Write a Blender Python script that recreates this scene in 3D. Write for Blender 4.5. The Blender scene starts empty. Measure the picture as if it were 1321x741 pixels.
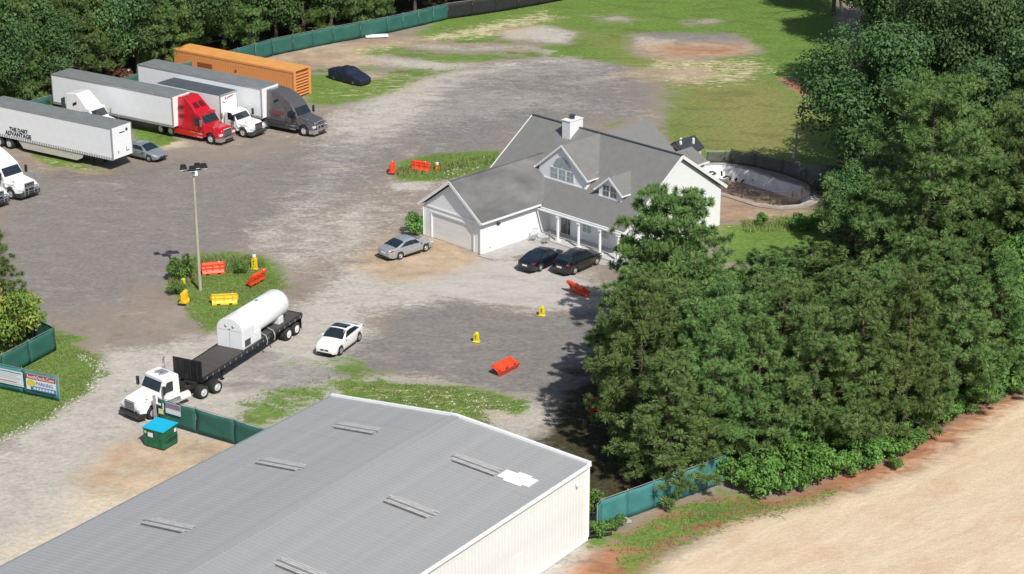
import bpy, bmesh, math, random
import numpy as np
from mathutils import Vector, Matrix
R = math.radians
S = bpy.context.scene
COL = S.collection
rnd = random.Random(7)

# ---------------------------------------------------------------- camera, sky, sun, exposure
cam_d = bpy.data.cameras.new('camera'); cam = bpy.data.objects.new('camera', cam_d); COL.objects.link(cam)
cam_d.sensor_width = 36.0; cam_d.lens = 36.0 * 2594.02 / 1321.0
cam_d.clip_start = 1.0; cam_d.clip_end = 3000.0
cam.location = (0, 0, 56.11); cam.rotation_euler = (R(90 - 21.171), 0, 0)
S.camera = cam

SUN_DIR = Vector((0.43 * math.cos(R(47)), -0.903 * math.cos(R(47)), math.sin(R(47)))).normalized()
w = bpy.data.worlds.new('World'); S.world = w; w.use_nodes = True
nt = w.node_tree; bg = nt.nodes['Background']; sky = nt.nodes.new('ShaderNodeTexSky')
sky.sky_type = 'NISHITA'; sky.sun_disc = False
sky.sun_elevation = math.asin(SUN_DIR.z); sky.sun_rotation = math.atan2(SUN_DIR.x, SUN_DIR.y)
sky.air_density = 1.0; sky.dust_density = 1.5
nt.links.new(sky.outputs[0], bg.inputs[0]); bg.inputs[1].default_value = 0.092
sun_d = bpy.data.lights.new('sun', 'SUN'); sun_d.energy = 4.75; sun_d.angle = R(0.5); sun_d.color = (1.0, 0.955, 0.88)
sun = bpy.data.objects.new('sun', sun_d); COL.objects.link(sun); sun.location = (30, -50, 90)
sun.rotation_euler = SUN_DIR.to_track_quat('Z', 'Y').to_euler()
S.view_settings.view_transform = 'Standard'; S.view_settings.look = 'None'
S.view_settings.gamma = 1.0; S.view_settings.exposure = 0.0

# ---------------------------------------------------------------- helpers
def lin(c):
    return tuple(((v / 255.0) / 12.92 if v / 255.0 <= 0.04045 else ((v / 255.0 + 0.055) / 1.055) ** 2.4) for v in c)

MATS = {}
def mat(name, col, rough=0.6, metal=0.0, var=0.12, scale=3.0, bump=0.0, bscale=20.0, coat=0.0, col2=None, stretch=None, spec=0.5, alpha=1.0, trans=0.0, rot=None):
    """principled material with noise-driven colour and roughness variation (object space)"""
    m = bpy.data.materials.new(name); m.use_nodes = True; t = m.node_tree; N = t.nodes; L = t.links
    b = N['Principled BSDF']
    b.inputs['Roughness'].default_value = rough; b.inputs['Metallic'].default_value = metal
    b.inputs['Specular IOR Level'].default_value = spec
    if coat: b.inputs['Coat Weight'].default_value = coat; b.inputs['Coat Roughness'].default_value = 0.08
    if alpha < 1: b.inputs['Alpha'].default_value = alpha
    if trans: b.inputs['Transmission Weight'].default_value = trans
    tc = N.new('ShaderNodeTexCoord'); mp = N.new('ShaderNodeMapping'); L.new(tc.outputs['Object'], mp.inputs[0])
    if stretch: mp.inputs['Scale'].default_value = stretch
    if rot:
        vr = N.new('ShaderNodeVectorRotate'); vr.rotation_type = 'Z_AXIS'; vr.inputs['Angle'].default_value = rot[2]
        L.new(tc.outputs['Object'], vr.inputs['Vector']); L.new(vr.outputs[0], mp.inputs[0])
    n = N.new('ShaderNodeTexNoise'); n.inputs['Scale'].default_value = scale; n.inputs['Detail'].default_value = 6
    n.inputs['Roughness'].default_value = 0.62
    L.new(mp.outputs[0], n.inputs['Vector'])
    rp = N.new('ShaderNodeValToRGB'); L.new(n.outputs[0], rp.inputs[0])
    c2 = col2 if col2 else tuple(v * (1 - var) for v in col)
    c1 = tuple(min(1, v * (1 + var * 0.5)) for v in col)
    rp.color_ramp.elements[0].position = 0.3; rp.color_ramp.elements[0].color = (*c2, 1)
    rp.color_ramp.elements[1].position = 0.68; rp.color_ramp.elements[1].color = (*c1, 1)
    L.new(rp.outputs[0], b.inputs['Base Color'])
    if bump:
        n2 = N.new('ShaderNodeTexNoise'); n2.inputs['Scale'].default_value = bscale; n2.inputs['Detail'].default_value = 4
        L.new(mp.outputs[0], n2.inputs['Vector'])
        bp = N.new('ShaderNodeBump'); bp.inputs['Strength'].default_value = bump; bp.inputs['Distance'].default_value = 0.05
        L.new(n2.outputs[0], bp.inputs['Height']); L.new(bp.outputs[0], b.inputs['Normal'])
    MATS[name] = m
    return m

def tag(o, label=None, cat=None, group=None, kind=None):
    if label: o['label'] = label
    if cat: o['category'] = cat
    if group: o['group'] = group
    if kind: o['kind'] = kind
    return o

def empty(name, loc, rz=0.0, label=None, cat=None, group=None, sc=1.0):
    o = bpy.data.objects.new(name, None); COL.objects.link(o)
    o.location = (loc[0], loc[1], loc[2] if len(loc) > 2 else 0.0); o.rotation_euler = (0, 0, rz); o.scale = (sc, sc, sc)
    o.empty_display_size = 0.3
    return tag(o, label, cat, group)

def link_mesh(name, me, m=None, parent=None, loc=None, rot=None, sc=None):
    o = bpy.data.objects.new(name, me); COL.objects.link(o)
    if m is not None and not me.materials:
        for q in (m if isinstance(m, (list, tuple)) else [m]): me.materials.append(q)
    if parent: o.parent = parent
    if loc: o.location = loc
    if rot: o.rotation_euler = rot
    if sc: o.scale = sc
    return o

def copy_tree(o, parent=None):
    c = o.copy(); COL.objects.link(c)
    if parent: c.parent = parent
    for ch in [q for q in bpy.data.objects if q.parent == o]: copy_tree(ch, c)
    return c

class MB:
    """collects shapes, links them as ONE mesh object"""
    def __init__(s): s.v = []; s.f = []; s.mi = []; s.cur = 0
    def add(s, vs, fs):
        b = len(s.v); s.v += [tuple(v) for v in vs]
        for f in fs: s.f.append([b + i for i in f]); s.mi.append(s.cur)
        return s
    def box(s, x0, x1, y0, y1, z0, z1):
        return s.add([(x0,y0,z0),(x1,y0,z0),(x1,y1,z0),(x0,y1,z0),(x0,y0,z1),(x1,y0,z1),(x1,y1,z1),(x0,y1,z1)],
                     [(0,3,2,1),(4,5,6,7),(0,1,5,4),(1,2,6,5),(2,3,7,6),(3,0,4,7)])
    def bar(s, a, b, wd, hg=None):
        """rectangular bar from a to b"""
        hg = hg or wd; a = Vector(a); b = Vector(b); d = (b - a).normalized()
        up = Vector((0,0,1)) if abs(d.z) < 0.95 else Vector((1,0,0))
        sx = d.cross(up).normalized() * wd / 2; uy = sx.cross(d).normalized() * hg / 2
        vs = [p + i * sx + j * uy for p in (a, b) for (i, j) in ((-1,-1),(1,-1),(1,1),(-1,1))]
        return s.add(vs, [(0,1,2,3),(7,6,5,4),(0,4,5,1),(1,5,6,2),(2,6,7,3),(3,7,4,0)])
    def tube(s, a, b, r0, r1=None, n=10):
        r1 = r0 if r1 is None else r1; a = Vector(a); b = Vector(b); d = (b - a).normalized()
        up = Vector((0,0,1)) if abs(d.z) < 0.95 else Vector((1,0,0))
        sx = d.cross(up).normalized(); uy = sx.cross(d).normalized()
        vs = []
        for p, r in ((a, r0), (b, r1)):
            for i in range(n):
                t = 2 * math.pi * i / n; vs.append(p + r * (math.cos(t) * sx + math.sin(t) * uy))
        fs = [(i, (i+1) % n, n + (i+1) % n, n + i) for i in range(n)]
        fs += [tuple(range(n))[::-1], tuple(range(n, 2*n))]
        return s.add(vs, fs)
    def path(s, pts, r, n=6):
        for a, b in zip(pts[:-1], pts[1:]): s.tube(a, b, r, r, n)
        return s
    def lathe(s, prof, axis='y', c=(0,0,0), n=20):
        """profile of (offset along axis, radius)"""
        vs = []; k = len(prof)
        for i in range(n):
            t = 2 * math.pi * i / n
            for (h, r) in prof:
                p = {'y': (r*math.cos(t), h, r*math.sin(t)), 'x': (h, r*math.cos(t), r*math.sin(t)), 'z': (r*math.cos(t), r*math.sin(t), h)}[axis]
                vs.append((p[0]+c[0], p[1]+c[1], p[2]+c[2]))
        fs = []
        for i in range(n):
            for j in range(k-1):
                a = i*k+j; b = ((i+1) % n)*k+j; fs.append((a, b, b+1, a+1))
        return s.add(vs, fs)
    def prism(s, prof, hw):
        """side outline (x, z) spread to y = +-hw (a number or a function of x, z)"""
        h = hw if callable(hw) else (lambda x, z: hw)
        n = len(prof)
        vs = [(x, -h(x,z), z) for x, z in prof] + [(x, h(x,z), z) for x, z in prof]
        fs = [tuple(range(n)), tuple(range(n, 2*n))[::-1]] + [(i, n+i, n+(i+1) % n, (i+1) % n) for i in range(n)]
        return s.add(vs, fs)
    def poly(s, pts, d):
        """flat polygon thickened by vector d"""
        n = len(pts); d = Vector(d); vs = [Vector(p) for p in pts] + [Vector(p) + d for p in pts]
        fs = [tuple(range(n))[::-1], tuple(range(n, 2*n))] + [(i, (i+1) % n, n+(i+1) % n, n+i) for i in range(n)]
        return s.add(vs, fs)
    def mesh(s, name, m=None, smooth=False):
        me = bpy.data.meshes.new(name); me.from_pydata(s.v, [], s.f)
        bm = bmesh.new(); bm.from_mesh(me); bmesh.ops.recalc_face_normals(bm, faces=bm.faces); bm.to_mesh(me); bm.free()
        if m is not None:
            for q in (m if isinstance(m, (list, tuple)) else [m]): me.materials.append(q)
            me.polygons.foreach_set('material_index', s.mi)
        if smooth: me.polygons.foreach_set('use_smooth', [True]*len(me.polygons))
        me.update(); return me
    def build(s, name, m=None, parent=None, smooth=False, bevel=0.0, seg=2, loc=None, rot=None):
        o = link_mesh(name, s.mesh(name, m, smooth), None, parent, loc, rot)
        if bevel:
            b = o.modifiers.new('bevel', 'BEVEL'); b.width = bevel; b.segments = seg; b.limit_method = 'ANGLE'; b.angle_limit = R(28)
            if smooth: b.harden_normals = False
        return o

def text_mesh(txt, size, m, extrude=0.004, bold=0.0):
    cu = bpy.data.curves.new('lettering', 'FONT'); cu.body = txt; cu.size = size; cu.extrude = extrude; cu.resolution_u = 2; cu.offset = bold
    cu.align_x = 'CENTER'; cu.align_y = 'CENTER'
    tmp = bpy.data.objects.new('tmp', cu); COL.objects.link(tmp)
    me = bpy.data.meshes.new_from_object(tmp.evaluated_get(bpy.context.evaluated_depsgraph_get()))
    bpy.data.objects.remove(tmp); me.materials.clear(); me.materials.append(m); me.name = 'lettering'
    return me

# ---------------------------------------------------------------- materials
white_paint = mat('white_paint', (0.80,0.80,0.79), 0.28, coat=0.5, var=0.04, scale=1.2)
white_panel = mat('white_trailer_panel', (0.80,0.82,0.84), 0.4, var=0.05, scale=0.8, stretch=(1,1,3))
white_trim  = mat('white_trim', (0.80,0.81,0.82), 0.5, var=0.05)
grey_roof_sheet = mat('grey_trailer_roof', (0.20,0.215,0.22), 0.55, var=0.22, scale=0.9, stretch=(1,4,1))
slate_roof_sheet = mat('slate_box_roof', (0.085,0.10,0.12), 0.5, var=0.2, scale=1.0)
steel = mat('galvanised_steel', (0.48,0.49,0.50), 0.42, metal=0.6, var=0.15)
chrome = mat('chrome', (0.78,0.79,0.80), 0.16, metal=0.95, var=0.05)
black_paint = mat('black_paint', (0.016,0.016,0.018), 0.35, var=0.3, coat=0.3)
dark_frame = mat('dark_chassis', (0.022,0.021,0.021), 0.75, var=0.35, scale=4)
rubber = mat('tyre_rubber', (0.024,0.024,0.025), 0.85, var=0.3, scale=6)
glass_dark = mat('tinted_glass', (0.018,0.028,0.036), 0.07, var=0.2, scale=0.9, spec=0.8)
glass_pale = mat('window_glass', (0.34,0.39,0.41), 0.1, var=0.25, scale=0.9, spec=0.8)
red_paint = mat('red_paint', (0.50,0.008,0.02), 0.24, coat=0.6, var=0.1)
gunmetal = mat('gunmetal_paint', (0.13,0.125,0.13), 0.3, metal=0.35, coat=0.6, var=0.12)
char_paint = mat('charcoal_paint', (0.045,0.05,0.055), 0.4, coat=0.3, var=0.15)
silver_paint = mat('silver_car_paint', (0.42,0.44,0.46), 0.3, metal=0.4, coat=0.6, var=0.06)
silver_blue = mat('blue_grey_car_paint', (0.30,0.34,0.37), 0.3, metal=0.4, coat=0.6, var=0.06)
navy_paint = mat('dark_navy_paint', (0.008,0.010,0.018), 0.2, coat=0.8, var=0.2)
blackcar_paint = mat('black_car_paint', (0.006,0.006,0.007), 0.18, coat=0.9, var=0.2)
navy_cloth = mat('navy_car_cover', (0.014,0.02,0.042), 0.5, var=0.3, scale=2.0, bump=0.5, bscale=5)
orange_box = mat('orange_container_paint', (0.70,0.29,0.10), 0.55, var=0.12, scale=0.8, stretch=(1,1,2.5))
orange_dark = mat('dark_orange', (0.28,0.075,0.02), 0.7, var=0.25)  # deeper orange behind the end ribs and on the side vent and cap
red_lens = mat('red_lamp_lens', (0.35,0.01,0.012), 0.2, var=0.1)
clear_lens = mat('clear_lamp_lens', (0.62,0.64,0.66), 0.12, var=0.1)
orange_plastic = mat('orange_barrier_plastic', (0.78,0.075,0.022), 0.5, var=0.16, scale=4)
yellow_plastic = mat('yellow_plastic', (0.78,0.50,0.02), 0.5, var=0.12, scale=4)
lemon_plastic = mat('lemon_plastic', (0.72,0.66,0.03), 0.5, var=0.12, scale=6)
lead_ink = mat('dark_lettering', (0.03,0.035,0.04), 0.6, var=0.1)
red_ink = mat('red_lettering', (0.42,0.05,0.06), 0.6, var=0.1)
pink_ink = mat('faded_red_lettering', (0.30,0.075,0.085), 0.55, var=0.1)
wood_deck = mat('weathered_deck_boards', (0.085,0.075,0.068), 0.85, var=0.45, scale=3, stretch=(0.5,6,1))

# ---------------------------------------------------------------- ground: one sheet with soil and cover masks in world space
xs = np.concatenate([[-1400,-700,-350,-200,-130], np.arange(-95, 95.01, 0.5), [130,200,350,700,1400]])
ys = np.concatenate([[-600,-200,-50,20,60], np.arange(84, 268.01, 0.5), [300,360,500,800,1600,2500]])
NX, NY = len(xs), len(ys)
GX, GY = np.meshgrid(xs, ys)
def sdf(poly):
    """signed distance, positive inside"""
    P = np.array(poly); d = np.full(GX.shape, 1e9); ins = np.zeros(GX.shape, bool)
    n = len(P)
    for i in range(n):
        a = P[i]; b = P[(i+1) % n]; ab = b - a; L2 = (ab**2).sum() + 1e-9
        t = np.clip(((GX-a[0])*ab[0] + (GY-a[1])*ab[1]) / L2, 0, 1)
        d = np.minimum(d, np.hypot(GX - a[0] - t*ab[0], GY - a[1] - t*ab[1]))
        if a[1] != b[1]:
            c = ((a[1] > GY) != (b[1] > GY)) & (GX < (b[0]-a[0]) * (GY-a[1]) / (b[1]-a[1]) + a[0]); ins ^= c
    return np.where(ins, d, -d)
def soft(poly, wd, k=1.0):
    return k * np.clip(0.5 + sdf(poly) / (2 * wd), 0, 1)
CH = {n: np.zeros(GX.shape) for n in ('pale','dark','conc','tan','sand','clay','litter','grass','dry','cream','damp','far')}
def lay(ch, wd, k, poly): CH[ch] = np.maximum(CH[ch], soft(poly, wd, k))
def lay_line(ch, half, k, pts, pair=1.0):
    """a pair of worn wheel paths following a line"""
    P = np.array(pts); best = np.full(GX.shape, 1e9)
    for a, b in zip(P[:-1], P[1:]):
        ab = b-a; t = np.clip(((GX-a[0])*ab[0]+(GY-a[1])*ab[1])/((ab**2).sum()), 0, 1)
        best = np.minimum(best, np.hypot(GX-a[0]-t*ab[0], GY-a[1]-t*ab[1]))
    CH[ch] = np.maximum(CH[ch], k*np.exp(-((best-pair)/half)**2))
def cut(ch, wd, poly): CH[ch] *= 1 - soft(poly, wd, 1.0)

# far field
lay('grass', 3, 1.0, [(-9.2, 233.4), (3.8, 246.4), (40.0, 246.4), (33.9, 200.2), (25.9, 151.9), (16.6, 150.1), (16.9, 170.9), (14.9, 183.9), (13.6, 191.7), (13.2, 200.8), (11.5, 207.5), (6.8, 211.3), (2.5, 216.0), (-3.5, 219.4), (-8.7, 219.4), (-12.3, 222.2)])
lay('grass', 2.5, 1.0, [(-17.7, 218.0), (-13.9, 219.4), (-12.0, 216.0), (-16.1, 212.7)]); lay('grass', 3, 0.95, [(-21.6, 208.8), (-16.1, 213.3), (-8.4, 210.7), (-1.7, 214.0), (-0.9, 211.3), (-8.2, 205.0), (-11.3, 202.0), (-15.7, 196.7), (-20.0, 195.6), (-21.6, 200.2)])
lay('grass', 2.5, 0.95, [(-16.5, 219.4), (-8.8, 222.2), (1.7, 218.7), (8.6, 217.3), (6.7, 212.7), (-5.1, 211.3), (-11.8, 211.3), (-14.4, 214.0)])
lay('grass', 2, 1.0, [(-21.7, 206.9), (-18.5, 211.3), (-15.3, 213.3), (-8.3, 208.8), (-9.4, 205.0), (-12.9, 202.6), (-16.6, 197.9), (-20.1, 196.2), (-21.4, 200.2)])
lay('grass', 2, 0.62, [(-1.6, 193.4), (3.1, 194.5), (9.2, 191.7), (13.0, 191.7), (12.6, 185.1), (9.0, 186.9), (3.0, 190.1)])
lay('dry', 6, 0.85, [(16.2, 204.7), (24.7, 207.8), (31.9, 200.2), (28.3, 175.4), (23.9, 173.8), (20.0, 177.7), (16.1, 182.6)])
lay('dry', 4, 0.6, [(5.4, 230.3), (12.4, 224.7), (25.4, 214.3), (28.0, 207.8), (16.1, 203.2), (10.1, 214.3)])
lay('tan', 2.5, 0.8, [(-13.6, 222.2), (-9.0, 226.6), (3.7, 237.3), (7.3, 233.4), (-1.8, 222.9), (-8.8, 220.8), (-13.9, 218.7), (-18.7, 214.6), (-25.8, 209.4), (-28.2, 216.0), (-20.8, 219.4)])
lay('tan', 2.5, 0.75, [(-26.7, 217.3), (-14.2, 223.6), (-8.8, 222.2), (-15.3, 214.3), (-13.4, 211.3), (-19.1, 208.8), (-24.5, 212.7)])
lay('pale', 2.5, 0.85, [(-25.9, 215.3), (-20.8, 218.7), (-16.1, 212.7), (-8.3, 207.5), (-1.7, 210.1), (-5.1, 213.3), (-13.7, 215.3), (-17.4, 219.4), (-22.6, 220.1)])
lay('pale', 3, 0.78, [(-18.5, 191.7), (-14.6, 203.2), (-8.3, 208.8), (-1.7, 212.7), (8.5, 215.3), (11.5, 207.5), (3.2, 206.3), (-3.3, 203.2), (4.7, 200.2), (14.5, 191.7), (3.1, 194.5), (-7.6, 187.7), (-13.7, 178.9), (-15.5, 165.5), (-20.6, 151.9), (-21.3, 157.5), (-18.1, 172.0), (-18.5, 183.9)])
lay('pale', 1.5, 0.9, [(-1.8, 226.6), (3.6, 229.5), (7.5, 225.8), (6.1, 220.8), (-0.9, 222.9)])
lay('pale', 1.5, 0.85, [(-9.0, 228.0), (-2.7, 228.0), (-1.8, 224.4), (-7.1, 223.6)])
lay('pale', 1.5, 0.8, [(2.5, 218.0), (6.9, 220.1), (6.8, 214.6), (3.3, 214.0)])
lay('pale', 1.2, 0.9, [(5.2, 204.4), (10.7, 208.1), (11.2, 205.6), (7.2, 202.6)])
lay('pale', 1.2, 0.8, [(13.9, 223.6), (18.4, 222.9), (18.2, 220.1), (13.8, 219.4)])
lay('tan', 2, 0.75, [(13.8, 222.2), (27.9, 220.8), (26.8, 215.3), (17.8, 214.0), (14.3, 213.3)])
lay('tan', 3, 0.72, [(14.5, 216.0), (28.1, 215.3), (29.4, 208.8), (24.2, 202.6), (17.6, 201.4), (11.5, 206.9)])
lay('tan', 2, 0.5, [(-19.2, 210.1), (-8.3, 208.8), (-9.6, 200.8), (-18.1, 196.2), (-21.0, 199.6)])
lay('tan', 1.5, 0.5, [(-12.3, 127.2), (-5.4, 126.9), (1.5, 123.9), (-0.0, 120.2), (-4.1, 121.4), (-11.5, 123.9)])
lay('tan', 1.5, 0.55, [(-46.5, 180.1), (-36.2, 175.4), (-35.7, 172.9), (-42.3, 174.2)])
lay('clay', 1.6, 1.0, [(27.9, 206.9), (33.1, 205.0), (32.2, 197.3), (28.8, 199.0)]); lay('clay', 2, 0.6, [(15.6, 220.1), (26.0, 220.1), (25.5, 215.3), (17.0, 214.6)])
lay('dark', 2, 0.95, [(14.1, 226.6), (23.2, 227.3), (25.5, 222.9), (18.4, 222.2)])
lay('dark', 3.5, 0.85, [(-8.0, 200.2), (-5.0, 208.8), (2.5, 213.3), (11.8, 212.7), (14.5, 203.2), (13.4, 191.7), (8.3, 189.6), (2.2, 189.0), (-1.5, 178.9), (-7.2, 176.6), (-11.9, 183.9)])
lay('dark', 3.5, 0.6, [(-46.5, 174.2), (-33.2, 178.9), (-24.6, 178.9), (-18.0, 186.4), (-10.6, 189.0), (-7.2, 176.6), (-17.1, 161.4), (-22.5, 151.9), (-32.0, 137.1), (-41.9, 140.1)])
cut('grass', 4, [(-8.1, 203.8), (-5.0, 208.8), (-0.0, 212.7), (6.7, 212.0), (14.0, 208.1), (15.0, 202.6), (13.5, 191.7), (3.0, 189.0), (-7.7, 191.7)])
for pl_ in ([(-12.3, 222.2), (-5.3, 220.1), (2.6, 220.8), (3.4, 218.0), (-5.2, 216.7), (-11.2, 218.0)], [(-17.9, 215.3), (-11.9, 214.6), (-8.4, 212.0), (-13.4, 210.1), (-18.5, 211.3)], [(-1.7, 210.1), (5.0, 213.3), (11.7, 210.7), (8.2, 207.5), (-0.0, 206.9)], [(-19.0, 207.5), (-15.8, 209.4), (-11.6, 207.5), (-14.7, 205.0), (-18.8, 205.0)], [(3.2, 206.3), (9.9, 208.8), (12.2, 205.0), (6.4, 201.4)], [(15.7, 208.8), (20.0, 210.1), (22.1, 206.9), (17.9, 205.0)], [(9.2, 234.1), (12.9, 234.9), (15.4, 231.8), (10.8, 230.3)], [(20.1, 232.6), (24.7, 233.4), (25.3, 230.3), (20.7, 229.5)]):
    lay('pale', 2.5, 0.62, pl_); CH['grass'] *= 1 - 0.75*soft(pl_, 2.5)
CH['grass'] *= 1 - 0.26*soft([(-16.8, 222.9), (3.6, 234.1), (21.7, 230.3), (29.4, 219.4), (27.1, 200.2), (14.5, 191.7), (8.2, 206.3), (-11.5, 206.3)], 5)
cut('grass', 2, [(14.0, 225.1), (25.7, 225.1), (27.5, 217.3), (18.5, 213.3), (13.6, 216.0)])
cut('grass', 1.2, [(28.2, 206.3), (33.4, 205.0), (32.3, 197.9), (29.4, 199.6)])
cut('grass', 1.5, [(-1.8, 226.6), (3.6, 229.5), (7.5, 225.8), (6.1, 220.8), (-0.9, 222.9)])
# the lot
lay('damp', 2.5, 0.85, [(-45.9, 177.7), (-43.8, 181.4), (-36.2, 175.4), (-30.7, 176.6), (-32.4, 169.8), (-41.7, 171.5)])
lay('grass', 1.2, 0.8, [(-46.0, 181.4), (-39.2, 176.6), (-35.8, 173.3), (-42.6, 175.4)])
lay('grass', 1.0, 0.95, [(-37.5, 189.0), (-34.2, 187.7), (-31.4, 183.9), (-33.2, 180.9), (-35.3, 182.4)])
lay('sand', 0.8, 0.7, [(-35.7, 184.4), (-31.3, 183.4), (-31.0, 181.4), (-33.7, 180.4)])
lay('pale', 3, 0.55, [(-21.3, 157.5), (-12.3, 167.6), (-8.8, 165.5), (-10.6, 151.9), (-15.9, 148.3), (-20.2, 148.3)])
lay('pale', 2.2, 0.9, [(-13.6, 149.2), (-6.3, 152.8), (-1.3, 151.9), (6.1, 148.0), (6.4, 140.1), (2.3, 139.8), (-3.6, 142.5), (-7.0, 140.1), (-11.1, 140.1), (-12.9, 134.1), (-16.2, 128.5), (-18.5, 134.1), (-14.9, 143.3)])
lay('pale', 2.0, 1.0, [(-35.0, 109.6), (-29.7, 125.9), (-28.8, 132.4), (-25.6, 132.9), (-20.5, 136.3), (-14.3, 143.3), (-11.1, 140.1), (-10.1, 134.1), (-11.9, 128.5), (-5.4, 127.2), (1.5, 123.9), (6.0, 118.4), (5.2, 109.6), (-0.5, 111.7), (-12.0, 123.3), (-16.7, 118.4), (-19.4, 109.6), (-28.2, 90.3)])
lay('conc', 0.8, 1.0, [(-6.2, 149.2), (-2.2, 151.0), (2.4, 148.7), (6.0, 146.3), (4.9, 140.4), (-1.2, 141.4), (-6.0, 143.3), (-8.4, 145.3)])
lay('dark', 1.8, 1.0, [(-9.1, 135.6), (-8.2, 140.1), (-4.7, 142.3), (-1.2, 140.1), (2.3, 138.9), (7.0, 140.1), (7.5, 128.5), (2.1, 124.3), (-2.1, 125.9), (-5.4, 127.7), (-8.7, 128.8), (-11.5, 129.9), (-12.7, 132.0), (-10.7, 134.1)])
lay('dark', 1.5, 0.62, [(-21.3, 129.9), (-18.0, 134.1), (-13.1, 129.9), (-10.3, 128.5), (-14.6, 123.3), (-20.0, 124.6)])
lay('tan', 1.4, 0.85, [(-12.6, 149.2), (-10.9, 156.5), (-6.5, 157.5), (-2.2, 152.2), (-3.1, 149.2), (-6.1, 146.3), (-9.7, 145.6)])
lay('grass', 0.9, 1.0, [(-11.1, 173.8), (-10.1, 177.5), (-7.3, 179.4), (-1.1, 180.4), (-0.7, 175.4), (-4.2, 172.9), (-7.0, 171.1), (-10.3, 171.5)])
lay('pale', 0.8, 0.9, [(-11.1, 170.6), (-7.3, 171.5), (-6.9, 168.9), (-10.3, 168.4)])
lay('grass', 1.6, 0.86, [(-26.8, 145.3), (-26.9, 150.4), (-25.1, 153.3), (-20.7, 152.6), (-18.4, 150.1), (-17.0, 144.6), (-18.7, 140.9), (-21.0, 137.1), (-22.5, 135.3), (-24.4, 139.5)])
lay('grass', 1.6, 0.95, [(-41.1, 137.1), (-34.3, 137.4), (-31.5, 134.7), (-29.3, 131.5), (-28.6, 129.0), (-28.7, 125.2), (-30.7, 120.6), (-33.1, 117.7), (-36.1, 113.9)])
lay('grass', 1.4, 0.97, [(-12.8, 126.4), (-10.2, 127.2), (-5.4, 126.6), (-1.1, 125.2), (1.2, 123.5), (0.8, 121.8), (-2.1, 122.1), (-1.0, 118.9), (2.0, 116.1), (-3.1, 120.2), (-9.8, 122.1)])
lay('grass', 1.5, 0.62, [(-19.0, 120.8), (-18.9, 123.9), (-16.5, 125.9), (-12.4, 127.7), (-14.2, 129.9), (-16.8, 128.8), (-12.8, 132.7), (-7.6, 128.5), (-11.6, 124.6), (-14.4, 120.8), (-16.7, 118.4)])
lay('tan', 1.6, 0.8, [(-26.0, 117.0), (-24.3, 118.9), (-18.2, 118.4), (-15.7, 118.9), (-17.5, 113.7), (-21.6, 108.6), (-25.5, 109.6), (-27.4, 111.7)])
lay('clay', 1.0, 0.42, [(-25.9, 113.9), (-25.2, 118.4), (-23.9, 116.7), (-24.5, 111.7), (-26.9, 109.6)])
lay('sand', 2.5, 0.85, [(-31.1, 98.3), (-27.9, 107.6), (-24.9, 113.9), (-16.5, 117.3), (-18.3, 105.6), (-26.6, 90.3)])
lay('damp', 0.7, 0.6, [(-29.6, 110.9), (-28.6, 111.9), (-27.8, 109.1), (-28.9, 106.8), (-30.2, 106.4)])
TR = [[(-25.4, 191.7), (-17.6, 181.4), (-15.7, 167.6), (-17.9, 155.6), (-20.6, 137.1), (-26.2, 129.9), (-27.8, 113.9), (-29.8, 103.7)], [(-30.5, 175.4), (-24.5, 167.6), (-26.4, 157.5), (-28.5, 146.6), (-27.5, 134.1), (-27.7, 120.8)], [(-17.7, 182.6), (-9.6, 167.6), (-11.9, 151.9), (-13.4, 140.1), (-18.2, 131.2), (-22.4, 123.3), (-25.5, 109.6)], [(-16.9, 191.7), (-11.2, 200.2), (-1.7, 206.3), (6.6, 209.4), (11.5, 207.5)], [(-6.1, 148.3), (-0.0, 143.3), (4.5, 137.1), (2.2, 129.9), (-3.3, 129.9), (-9.2, 137.1), (-12.0, 129.9)], [(2.5, 210.7), (3.7, 207.5), (3.2, 203.2), (1.6, 199.6), (-1.6, 195.9), (-7.4, 183.9), (-9.8, 172.0)], [(-16.3, 216.0), (-11.7, 209.4), (-8.1, 203.2), (-14.0, 194.5), (-17.5, 189.0)]]
for k_, t_ in enumerate(TR): lay_line('damp' if k_ in (1,4) else 'pale', 0.55, 0.34 if k_ in (1,4) else 0.40, t_, 1.05)
# lawn and bare ground right of the house
lay('clay', 2, 0.30, [(16.5, 171.5), (27.5, 169.8), (26.0, 159.0), (17.4, 157.5), (15.9, 163.4)])
lay('tan', 2, 0.55, [(16.4, 175.4), (28.0, 173.1), (26.3, 160.4), (20.8, 159.0), (17.1, 157.8), (15.6, 163.4)])
cut('grass', 1.5, [(16.6, 177.7), (28.3, 175.4), (26.2, 163.0), (20.9, 160.2), (17.2, 159.4), (15.8, 165.5)])
# right-hand cut, bank and dirt road
lay('litter', 3, 1.0, [(1.0, 115.0), (5.4, 129.9), (8.0, 137.1), (13.9, 139.3), (20.5, 146.6), (24.6, 153.7), (28.8, 178.9), (34.6, 219.4), (77.2, 234.1), (47.0, 134.1), (35.0, 125.9), (27.0, 117.3), (21.4, 113.9), (13.4, 111.9), (9.4, 109.6), (6.0, 107.6), (3.8, 109.6)])
lay('litter', 3, 1.0, [(-58.4, 191.7), (-46.7, 194.5), (-39.4, 206.3), (-28.6, 218.7), (-14.5, 228.8), (3.8, 243.1), (20.2, 260.0), (4.1, 269.8), (-66.9, 260.0), (-83.3, 219.4)])
lay('litter', 2, 0.9, [(26.8, 260.0), (41.5, 260.0), (35.9, 219.4), (33.9, 226.6), (28.0, 238.1)])
lay('litter', 2, 0.9, [(-46.4, 157.5), (-42.5, 157.5), (-37.3, 140.1), (-34.8, 134.1), (-36.3, 131.2), (-39.3, 129.9)])
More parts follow.
